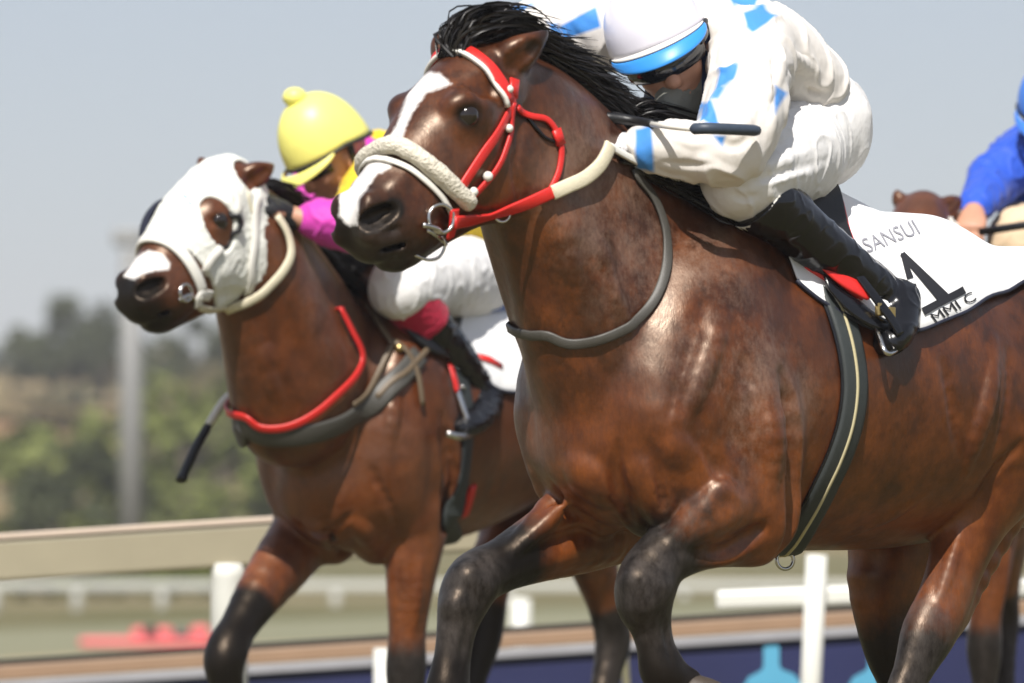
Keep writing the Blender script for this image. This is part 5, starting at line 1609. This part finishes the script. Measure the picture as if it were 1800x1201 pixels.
for i, c in enumerate(crest):
    for k in range(9):
        p = c + F2.l * rng.uniform(-.03, .03) + F2.u * rng.uniform(-.012, .018)
        ln = rng.uniform(.06, .14)
        d0 = nrm(tang[i] * .55 + F2.u * rng.uniform(.0, .5) + F2.l * rng.uniform(-.1, .4) - F2.f * .15)
        d1 = nrm(tang[i] * .9 - F2.f * .35 + F2.u * rng.uniform(-.3, .1) + F2.l * rng.uniform(-.1, .4) + rng.normal(size=3) * .08)
        locks.append([p, p + d0 * ln * .4, p + d0 * ln * .5 + d1 * ln * .45, p + d0 * ln * .5 + d1 * ln])
lock_part('mane', locks, M['hair'], horse2, seed=13)
dock = P2(1085, 600); locks = []
for i in range(180):
    p = dock + rng.normal(size=3) * .022
    d = nrm(-F2.f * rng.uniform(.8, 1.2) + F2.u * rng.uniform(-.1, .25) + F2.l * rng.uniform(-.2, .2)); ln = rng.uniform(.4, .75)
    locks.append([p, p + d * ln * .35, p + d * ln * .7 - F2.u * ln * .1, p + d * ln - F2.u * ln * rng.uniform(.2, .45)])
lock_part('tail', locks, M['hair'], horse2, seg=12, w0=.009, seed=18)

hoof(P2(690, 1470, .13), P2(690, 1478, .13) - P2(700, 1440, .13), horse2, lat=F2.l)
hoof(P2(472, 1368, -.13), P2(490, 1375, -.13) - P2(450, 1350, -.13), horse2, lat=F2.l)
hoof(P2(1022, 1355, .13), P2(1020, 1360, .13) - P2(1040, 1320, .13), horse2, lat=F2.l)
hoof(P2(802, 1312, -.14), P2(800, 1320, -.14) - P2(815, 1250, -.14), horse2, lat=F2.l)
# --- hood: a fabric shell over the skull, with eye holes, ear holes and blinker cups
Sh = Solid(F2, .005)
head2(Sh, .0075, True)
Sh.chain([(P2(418, 372), .083, .108), (P2(448, 440), .096, .150)], k=.04)
Sh.plane_cut(Ph(300, 455), nrm(Ph(262, 505) - Ph(345, 388)))
Sh.plane_cut(P2(438, 400), nrm(P2(500, 440) - P2(400, 400)))
for s in (1, -1):
    def Q(px, py, b):
        p = Ph(px, py, b)
        return p if s > 0 else p - hl * (2 * b)
    Sh.chain([(Q(379, 368, .105), .06, .034), (Q(387, 394, .105), .06, .044), (Q(392, 420, .100), .06, .030)], k=.008, cut=True, lat=hl)
    Sh.ball(Q(428, 312, .06), (.045, .06, .045), .01, lat=hl, cut=True)
hood = thing('horse_hood', 'white cloth hood with cut out eye holes on the second horse', 'hood', Ph(380, 380))
Sh.build(); V, Q = Sh.mesh_arrays(1)
V = relief(V, Sh, .0045, 14, 4)
hood_m = cloth_mat('white_hood', (.74, .74, .68), .05, .4, 16)
link('hood', mesh_from('hood', V, Q, hood_m), hood)
def bead_line(solid, pts, r, name, mat, parent, closed=False, off=.004, n=6):
    P_ = catmull(np.asarray(pts), n); P_ = solid.snap(P_, off); mb = MB(); mb.tube(P_, r, 8, closed); return mb.build(name, mat, parent)
# seam lines and eye-hole trims
for s in (1, -1):
    def Q(px, py, b):
        p = Ph(px, py, b)
        return p if s > 0 else p - hl * (2 * b)
    seam = np.array([Q(402, 315, .06), Q(425, 340, .085), Q(438, 375, .088)]); bead_line(Sh, seam, .005, 'seam', M['cream_rubber'], hood, off=.001)
    seam = np.array([Q(398, 405, .1), Q(372, 440, .085), Q(345, 480, .06)]); bead_line(Sh, seam, .004, 'seam', M['grey_strap'], hood, off=-.001)
# far blinker cup, a dark shell standing off the far eye
mb = MB(); c = Ph(392, 392, .10) - hl * .20
v, f = [], []
for i in range(9):
    t = i / 8 * math.pi / 2
    for k in range(16):
        p = math.pi * 2 * k / 16
        v.append(c - hl * (.060 * math.sin(t)) + (HF2.f * .5 - HF2.u * .85) * (.085 * math.cos(t) * math.cos(p)) + (HF2.f * .8 + HF2.u * .5) * (.045 * math.cos(t) * math.sin(p)) + HF2.f * .035)
for i in range(8):
    for k in range(16):
        f.append((i * 16 + k, i * 16 + (k + 1) % 16, (i + 1) * 16 + (k + 1) % 16, (i + 1) * 16 + k))
mb.add(v, f); mb.build('blinker_cup', M['navy_trim'], hood)
mb = MB(); arc = [Ph(392, 396, .098) + HF2.f * (-.045 * math.cos(t)) * 1 + HF2.u * (.055 * math.sin(t)) for t in np.linspace(-2.0, .9, 14)]
arc = Sh.snap(np.array(arc), .002); mb.ribbon(arc, Sh.grad(arc, .02), .014, .010); mb.build('blinker_cup', M['black_mat'], hood)
for k, (px, py) in enumerate(((322, 343), (336, 333), (330, 355))):
    q = Sh.pix([(px, py)]); q2 = Sh.pix([(px + 8, py + 6 - 9 * (k % 2))]); 
    pts = Sh.snap(np.vstack([q, (q + q2) / 2, q2]), .001); mb = MB(); mb.ribbon(pts, Sh.grad(pts, .02), .006, .0012); mb.build('mark', simple_mat('blue_mark%d' % k, (.25, .42, .70), .7), hood)

# --- bridle
bridle2 = thing('bridle', 'plain white bridle over the hood of the second horse', 'bridle', Ph(360, 420))
def mirh(p): return p - 2 * ((np.atleast_2d(p) - HF2.O) @ HF2.l)[:, None] * HF2.l
nb = G2.snap(G2.pix([(290, 425), (315, 442), (338, 475), (352, 512)]), .004)
strap(G2, np.vstack([mirh(nb)[::-1], nb]), .030, .010, 'noseband', M['white_strap'], bridle2, world=True, off=.004)
rc = lambda px, off: Sh.snap(Sh.pix(px), off)
strap(Sh, rc([(442, 325), (448, 360), (446, 420), (440, 470), (432, 515)], .003), .022, .006, 'cheekpiece', M['white_strap'], bridle2, world=True, off=.004)
strap(Sh, mirh(rc([(442, 325), (448, 360), (446, 420), (440, 470), (432, 515)], .003)), .022, .006, 'cheekpiece', M['white_strap'], bridle2, world=True, off=.004)
strap(Sh, rc([(410, 330), (400, 405), (362, 470), (345, 520), (338, 545)], .003), .020, .006, 'cheekpiece', M['white_strap'], bridle2, world=True, off=.004)
strap(G2, G2.pix([(480, 380), (500, 415), (505, 445), (492, 475), (465, 505), (430, 530), (395, 540)]) + F2.l * .01, .024, .008, 'rein', M['cream_rubber'], bridle2, world=True, off=.010)
strap(G2, np.vstack([G2.pix([(395, 540), (365, 545), (345, 540)])]) + hl * .012, .020, .007, 'rein', M['cream_rubber'], bridle2, world=True, resnap=False)
mb = MB(); c = G2.pix([(322, 515)])[0] + hl * .010; ring(mb, c, hl, .022, .0045); mb.build('bit_ring', M['steel'], bridle2)
mb = MB(); q = G2.pix([(310, 528), (330, 520), (345, 538)]) + hl * .010; mb.tube(catmull(q, 4), .006, 8); mb.build('bit', M['steel'], bridle2)
fl = G2.pix([(342, 540), (348, 520), (365, 520)])
strap(G2, fl + hl * .01, .03, .006, 'chin_strap', M['white_strap'], bridle2, world=True, resnap=False)

# --- neck strap, breastplate, saddle, cloth
q = G2.pix([(592, 545), (612, 585), (630, 625), (622, 655), (590, 690), (550, 725), (505, 747), (460, 748), (428, 728)])
mf = lambda p: p - 2 * ((np.atleast_2d(p) - F2.O) @ F2.l)[:, None] * F2.l
fq = mf(G2.pix([(620, 600), (632, 650), (600, 690)]))[::-1]
ns, _, _ = strap(G2, np.vstack([q, fq]), .022, .006, 'neck_strap', M['red_strap'], None, closed=True, world=True, off=.012)
tag(ns, 'red nylon neck strap across the chest of the second horse', 'neck strap')
bp2_ = thing('breast_girth', 'worn grey and brown breast girth across the second horse', 'breast girth', P2(600, 740))
q = G2.pix([(735, 625), (700, 665), (660, 705), (610, 738), (560, 758), (500, 766), (455, 762), (425, 745)])
strap(G2, np.vstack([q, mf(q[:-2])[::-1]]), .058, .010, 'webbing', M['grey_strap'], bp2_, world=True, off=.004)
for pts in ([(640, 545), (665, 575), (690, 610)], [(690, 610), (668, 650), (640, 690), (615, 712)], [(690, 605), (725, 645), (738, 715)], [(750, 612), (720, 645), (690, 672), (660, 700)]):
    qq = G2.pix(pts); strap(G2, qq, .016, .006, 'strap', M['brown_leather'], bp2_, world=True, off=.010)
    strap(G2, mf(qq), .016, .006, 'strap', M['brown_leather'], bp2_, world=True, off=.010)
uv_sphere('stud', G2.pix([(694, 612)])[0] + F2.l * .014, .013, M['brass'], bp2_, 12)
cloth2 = thing('saddle_cloth', 'white saddle cloth with a short red dash on the second horse', 'saddle cloth', P2(860, 600))
tops = [(690, 512), (760, 520), (830, 510), (900, 520), (960, 530), (1000, 540)]
bots = [(780, 610), (815, 650), (850, 672), (890, 690), (930, 688), (960, 680)]
gg = drape(G2, F2, tops, bots, [.01, .02, .02, .01, .01, .01], zc=.35, nphi=30)
for i in range(gg.shape[0]):
    for j in range(gg.shape[1]):
        gg[i, j] += F2.l * .012 * mnoise.noise(Vector(gg[i, j] * 8)) + F2.u * .006 * mnoise.noise(Vector(gg[i, j] * 11))
sheet(gg, 'cloth', M['white_cloth'], cloth2)
mb = MB(); mb.tube(gg[:, -1], .006, 8); mb.build('binding', M['navy_trim'], cloth2)
B2 = grid_bvh(gg)
def on_bvh(bv, px, off, dist=16.5):
    d = ray(*px); h = bv.ray_cast(Vector(CAM), Vector(d))
    if h[0] is None: h = bv.find_nearest(Vector(CAM + d * dist))
    n_ = h[1] if h[1].dot(Vector(d)) < 0 else -h[1]
    return np.array(h[0] + n_ * off), np.array(n_)
pq = [on_bvh(B2, p_, .008) for p_ in ((838, 628), (858, 634), (880, 646))]
mb = MB(); mb.ribbon([a for a, _ in pq], [b for _, b in pq], [.018, .020, .014], .002); mb.build('dash', M['red_strap'], cloth2)
pq = [on_bvh(B2, p_, .010) for p_ in ((830, 540), (870, 535), (915, 535))]
mb = MB(); mb.ribbon([a for a, _ in pq], [b for _, b in pq], [.07, .08, .08], .002); mb.build('blue_band', simple_mat('pale_blue_band', (.20, .27, .50), .7), cloth2)
saddle2 = thing('saddle', 'small black race saddle under the yellow capped jockey', 'saddle', P2(720, 540))
sg = drape(G2, F2, [(650, 512), (700, 512), (750, 515), (800, 520)], [(700, 585), (730, 610), (760, 630), (790, 640)], [.02, .03, .03, .04], far_phi=-.8, zc=.35)
sheet(sg + F2.u * .006, 'seat', M['black_mat'], saddle2, .016)
girth2 = thing('girth', 'dark girth strap round the belly of the second horse', 'girth', P2(800, 760))
q = G2.pix([(800, 640), (812, 690), (818, 750), (815, 820), (800, 880), (790, 920)])
q = np.vstack([q, G2.snap(P2(770, 960, 0), 0)])
strap(G2, np.vstack([q, mf(q[:-1])[::-1]]), .065, .010, 'webbing', M['girth'], girth2, world=True, off=.003)
strap(G2, G2.pix([(822, 850), (815, 880), (808, 900)]), .03, .012, 'red_tag', M['red_strap'], girth2, world=True, off=.012)
# ------------------------------------------------------------------ the jockey in the yellow cap
J2 = thing('person', 'jockey in magenta and yellow silks with a bright yellow cap', 'person', P2(840, 470))
mj = lambda s: (lambda p: p) if s > 0 else (lambda p: p - F2.l * 2 * ((p - F2.O) @ F2.l))
hc = P2(584, 276, 0.03); hf = np.array([-.72, -.44, -.54]); hu = np.array([-.46, -.26, .85])
Sb = Solid(F2, .005)
Sb.chain([(P2(830, 430), .10, .08), (P2(740, 360), .11, .09), (P2(670, 300), .12, .07)], k=.04)
Sb.chain([(P2(665, 300), .052, .052), (P2(615, 288), .046, .05)], k=.03)
head_shape(Sb, hc, hf, hu)
arms = {}
for s in (1, -1):
    if s > 0: sh, el, wr = P2(655, 320, .17), P2(618, 405, .24), P2(505, 378, .10)
    else: sh, el, wr = P2(560, 330, -.17), P2(500, 420, -.24), P2(440, 400, -.12)
    arms[s] = (sh, el, wr)
    Sb.chain([(sh, .045, .045), (el, .036, .036), (wr, .027, .026)], k=.03, n=1)
    m_ = mj(s)
    Sb.chain([(m_(P2(850, 480, .09)), .08, .08), (m_(P2(705, 505, .19)), .05, .05), (m_(P2(845, 690, .21)), .03, .03)], k=.03, n=1)
    fw = nrm(P2(468, 350, .06) - wr) if s > 0 else nrm(P2(405, 370, -.08) - wr)
    hand(Sb, wr, fw, F2.u * .8 + F2.l * .5 * s, thumb=s, sc=.95)
Sb.build(); V, Q = Sb.mesh_arrays(1)
link('body', mesh_from('body', V, Q, M['skin']), J2)
for s in (1, -1):
    wr = arms[s][2]
    fw = nrm(P2(468, 350, .06) - wr) if s > 0 else nrm(P2(405, 370, -.08) - wr)
    Sg = Solid(F2, .0035); hand(Sg, wr + fw * .004, fw, F2.u * .8 + F2.l * .5 * s, thumb=s, sc=1.06)
    Sg.chain([(wr - fw * .02, .030, .028), (wr + fw * .02, .032, .026)], k=.01)
    cloth_obj('glove', Sg, M['glove_black'], J2, 0)
Ss = Solid(F2, .005)
Ss.chain([(P2(838, 440), .138, .100), (P2(790, 390), .14, .105), (P2(725, 335), .155, .11), (P2(665, 290), .155, .085)], k=.05, n=3)
Ss.chain([(P2(660, 285), .08, .06), (P2(635, 275), .066, .055)], k=.04)
Ss.chain([(P2(668, 300, .13), .08, .07), (P2(650, 350, .20), .068, .064), (P2(622, 402, .24), .058, .056)], k=.05, n=3)
Ss.chain([(P2(622, 402, .24), .056, .052), (P2(585, 392, .19), .050, .046), (P2(545, 385, .145), .042, .040)], k=.03, n=3)
sh, el, wr = arms[-1]
Ss.chain([(sh, .075, .07), (el, .056, .054), (el * .3 + wr * .7, .040, .038)], k=.04, n=3)
def pat2(V):
    L_ = F2.loc(V) - F2.loc(P2(660, 290))[None]
    t = np.sin(L_[:, 0] * 16 + 1.1) * .05; far_ = np.linalg.norm(V - P2(585, 392, .19), axis=1)
    d = -t
    sl = np.minimum(seg_dist(V, P2(622, 402, .24), P2(545, 385, .145)), seg_dist(V, arms[-1][1], arms[-1][2]))
    d = np.where(np.linalg.norm(V - P2(825, 418, .12), axis=1) < .17, -.05, d)
    return np.where(sl < .08, .05, d)
cloth_obj('silk_shirt', Ss, M['silk_magenta'], J2, .010, 9, 9, None, dict(pat=pat2))
Sp = Solid(F2, .005)
Sp.chain([(P2(838, 452), .115, .085), (P2(848, 470), .130, .108), (P2(856, 495), .135, .115)], k=.05)
for s in (1, -1):
    m_ = mj(s)
    Sp.chain([(m_(P2(850, 492, .085)), .100, .105), (m_(P2(795, 490, .14)), .096, .098), (m_(P2(730, 498, .185)), .080, .080), (m_(P2(700, 508, .20)), .070, .070)], k=.05, n=3)
    Sp.chain([(m_(P2(702, 512, .20)), .066, .066), (m_(P2(738, 540, .205)), .058, .058)], k=.03, n=2)
cloth_obj('breeches', Sp, M['breeches'], J2, .007, 7, 15, (1.3, 1.3, .8))
boot_red = cloth_mat('crimson_boot_cuff', (.42, .012, .045), .08, .3, 30)
for s in (1, -1):
    m_ = mj(s)
    Sq = Solid(F2, .0045)
    Sq.chain([(m_(P2(722, 532, .205)), .066, .063), (m_(P2(755, 580, .21)), .067, .063), (m_(P2(797, 632, .215)), .060, .056), (m_(P2(838, 680, .22)), .044, .046), (m_(P2(848, 696, .22)), .042, .046)], k=.03, n=4, kin=.015)
    Sq.chain([(m_(P2(876, 708, .215)), .034, .036), (m_(P2(852, 708, .225)), .044, .050), (m_(P2(836, 732, .26)), .044, .036), (m_(P2(815, 752, .295)), .036, .025)], k=.025, n=3)
    bt = cloth_obj('boot', Sq, M['black_leather'], J2, .006, 18, 2)
    Sq = Solid(F2, .0045)
    Sq.chain([(m_(P2(708, 513, .205)), .060, .058), (m_(P2(722, 532, .205)), .070, .067), (m_(P2(755, 580, .21)), .072, .069), (m_(P2(776, 606, .213)), .06, .06)], k=.02, n=3)
    ax = m_(P2(757, 582, .21)) - m_(P2(708, 513, .205))
    Sq.plane_cut(m_(P2(708, 516, .205)), -nrm(ax)); Sq.plane_cut(m_(P2(747, 566, .21)), nrm(ax))
    cloth_obj('boot_cuff', Sq, boot_red, J2, .003, 14, 4)
g2, sd2, hl2 = helmet('helmet', hc + hu * .030, hf, hu, (M['helmet_yellow'], M['ink'], M['helmet_yellow'], None), J2, r=(.130, .108, .160), peak=.045)
uv_sphere('pompom', g2(.012, 0, .166), (.034, .034, .028), M['helmet_yellow'], hl2, 16)
mb = MB()
for s in (1, -1):
    mb.ribbon(catmull(np.array([hc + sd2 * s * .092 + hu * .03 - hf * .02, hc + sd2 * s * .080 - hu * .05, hc + sd2 * s * .03 - hu * .118 + hf * .05]), 5), [sd2 * s] * 11, .020, .003)
mb.build('chin_strap', M['black_leather'], J2)
mb = MB(); arc = [hc + (hf * math.cos(p) * .100 + sd2 * math.sin(p) * .082) for p in np.linspace(-1.05, 1.05, 15)]
mb.tube(arc, .020, 12, flat=.55, up=[(q - hc) for q in arc]); mb.build('goggles', M['goggle'], J2)
whip2 = thing('whip', 'white and black whip pointing down ahead of the second horse', 'whip', P2(380, 740, -.2))
mb = MB(); mb.tube(catmull(np.array([P2(445, 640, -.22), P2(418, 682, -.26), P2(392, 708, -.28), P2(366, 748, -.30)]), 4), [.012] * 13, 10); mb.build('shaft', M['white_strap'], whip2)
mb = MB(); mb.tube(catmull(np.array([P2(367, 746, -.30), P2(345, 785, -.31), P2(328, 822, -.32), P2(318, 845, -.32)]), 4), [.013] + [.016] * 10 + [.019, .019], 10, flat=.7); mb.build('flap', M['black_mat'], whip2)
mb = MB(); mb.tube(catmull(np.array([P2(800, 676, .27), P2(812, 712, .29), P2(826, 752, .31)]), 4), .009, 8)
mb.tube(catmull(np.array([P2(785, 762, .32), P2(808, 768, .33), P2(835, 760, .27), P2(850, 752, .22)]), 4), .011, 8)
mb.tube(catmull(np.array([P2(812, 680, .27), P2(840, 705, .18), P2(850, 752, .22)]), 4), .006, 8)
mb.build('stirrup_iron', M['steel'], saddle2)
mb = MB(); mb.ribbon(catmull(np.array([P2(790, 640, .25), P2(798, 665, .27), P2(804, 690, .28)]), 4), [F2.l] * 9, .024, .005); mb.build('stirrup_leather', M['red_strap'], saddle2)
# ------------------------------------------------------------------ the third horse and its jockey, mostly hidden
def copy_tree(o, parent=None):
    c = o.copy(); COL.objects.link(c)
    if parent is not None:
        inv = o.matrix_parent_inverse.copy(); c.parent = parent; c.matrix_parent_inverse = inv
    for ch in list(o.children): copy_tree(ch, c)
    return c
ear = Ph(480, 290, .09); sc3 = .93; d3 = math.radians(24)
R3 = np.array([[math.cos(d3), -math.sin(d3), 0], [math.sin(d3), math.cos(d3), 0], [0, 0, 1.0]])
o2 = np.array(horse2.location)
tgt = at_y(1686, 334, 4.30)
n3 = tgt - sc3 * R3 @ (ear - o2); n3[2] = SLOPE * n3[0] - .008
horse3 = copy_tree(horse2)
horse3['label'] = 'third bay racehorse mostly hidden behind the white saddle cloth'
horse3.location = Vector(n3); horse3.rotation_euler = (0, 0, d3); horse3.scale = (sc3,) * 3
b3 = copy_tree(bridle2); ob = np.array(bridle2.location)
b3['label'] = 'white bridle on the third horse behind the saddle cloth'
b3.location = Vector(n3 + sc3 * R3 @ (ob - o2)); b3.rotation_euler = (0, 0, d3); b3.scale = (sc3,) * 3
def W3(p): return n3 + sc3 * R3 @ (np.asarray(p) - o2)

J3 = thing('person', 'jockey in royal blue silks and cap at the right edge', 'person', at_y(1850, 430, 4.9))
A = lambda px, py, y: at_y(px, py, y)
F3 = Frame(A(1840, 400, 4.9), 82)
Sb = Solid(F3, .006)
hc = A(1850, 196, 4.55); hf = nrm(F3.f * .85 - F3.u * .5 - F3.l * .1); hu = nrm(F3.u * .86 + F3.f * .48)
Sb.chain([(A(1850, 400, 5.1), .10, .08), (A(1848, 330, 4.9), .11, .09), (A(1842, 270, 4.7), .12, .07)], k=.04)
Sb.chain([(A(1842, 265, 4.68), .052, .052), (A(1838, 225, 4.6), .046, .05)], k=.03)
head_shape(Sb, hc, hf, hu)
ar = {-1: (A(1800, 272, 4.7), A(1742, 322, 4.55), A(1712, 372, 4.32)), 1: (A(1890, 280, 4.7), A(1925, 340, 4.5), A(1850, 385, 4.25))}
for s in (1, -1):
    sh, el, wr = ar[s]
    Sb.chain([(sh, .045, .045), (el, .036, .036), (wr, .027, .026)], k=.03, n=1)
    hand(Sb, wr, A(1704, 410, 4.22) - wr if s < 0 else A(1835, 415, 4.2) - wr, -F3.f * .2 + F3.u * .5 + F3.f, thumb=s, sc=1.0, curl=.8)
    kn = A(1792 if s < 0 else 1930, 420, 4.45)
    Sb.chain([(A(1850 + s * 30, 420, 5.1), .08, .08), (kn, .05, .05), (kn + [s * .05, .45, -.42], .03, .03)], k=.03, n=1)
Sb.build(); V, Q = Sb.mesh_arrays(1)
link('body', mesh_from('body', V, Q, M['skin']), J3)
Ss = Solid(F3, .006)
Ss.chain([(A(1852, 395, 5.1), .12, .09), (A(1850, 330, 4.92), .15, .11), (A(1845, 272, 4.74), .155, .09)], k=.05, n=3)
for s in (1, -1):
    sh, el, wr = ar[s]
    Ss.chain([(sh, .075, .07), (sh * .5 + el * .5, .066, .064), (el, .060, .058)], k=.05, n=2)
    Ss.chain([(el, .058, .055), (el * .45 + wr * .55, .050, .048), (wr * .92 + el * .08, .040, .038)], k=.03, n=2)
cloth_obj('silk_shirt', Ss, M['silk_royal'], J3, .014, 9, 21, None, dict(pat=lambda V: np.full(len(V), .05)))
Sp = Solid(F3, .006)
Sp.chain([(A(1852, 405, 5.15), .125, .10), (A(1852, 440, 5.15), .13, .11)], k=.05)
cream = cloth_mat('cream_breeches', (.66, .50, .33), .06, .35, 12)
for s in (1, -1):
    kn = A(1792 if s < 0 else 1930, 415, 4.45)
    Sp.chain([(A(1852 + s * 35, 430, 5.1), .10, .10), (kn, .072, .070), (kn + [s * .02, .12, -.13], .056, .056)], k=.05, n=3)
cloth_obj('breeches', Sp, cream, J3, .006, 8, 6)
for s in (1, -1):
    kn = A(1792 if s < 0 else 1930, 415, 4.45)
    Sq = Solid(F3, .006)
    Sq.chain([(kn + [s * .02, .12, -.13], .062, .062), (kn + [s * .035, .28, -.30], .058, .058), (kn + [s * .05, .45, -.46], .044, .046)], k=.03)
    Sq.chain([(kn + [s * .05, .50, -.47], .036, .04), (kn + [s * .06, .36, -.53], .042, .034)], k=.02)
    cloth_obj('boot', Sq, M['black_leather'], J3, .004, 14, 4)
helmet('helmet', hc + hu * .02, hf, hu, (M['helmet_blue'], M['ink'], M['helmet_blue'], None), J3, r=(.115, .098, .132), peak=.045)
whip3 = thing('whip', 'black whip held by the jockey at the right edge', 'whip', A(1740, 400, 4.2))
mb = MB(); mb.tube([A(1722, 408, 4.2), A(1800, 396, 4.15), A(1880, 390, 4.1)], .011, 8); mb.build('shaft', M['black_mat'], whip3)
# ------------------------------------------------------------------ thin summer haze over the whole course
mb = MB(); mb.box((0, 2900, 14), (4300, 3200, 40))
hz = mb.build('haze', [], smooth=False) if False else None
me = bpy.data.meshes.new('haze')
hn = bpy.data.materials.new('haze_air'); hn.use_nodes = True; hn.node_tree.nodes.clear()
ho = hn.node_tree.nodes.new('ShaderNodeOutputMaterial'); hv = hn.node_tree.nodes.new('ShaderNodeVolumePrincipled')
hv.inputs['Color'].default_value = (.90, .91, .93, 1); hv.inputs['Density'].default_value = .0007
hn.node_tree.links.new(hv.outputs[0], ho.inputs['Volume'])
me.from_pydata(mb.v, [], mb.f); me.materials.append(hn)
ho_ = link('haze', me); ho_['kind'] = 'stuff'
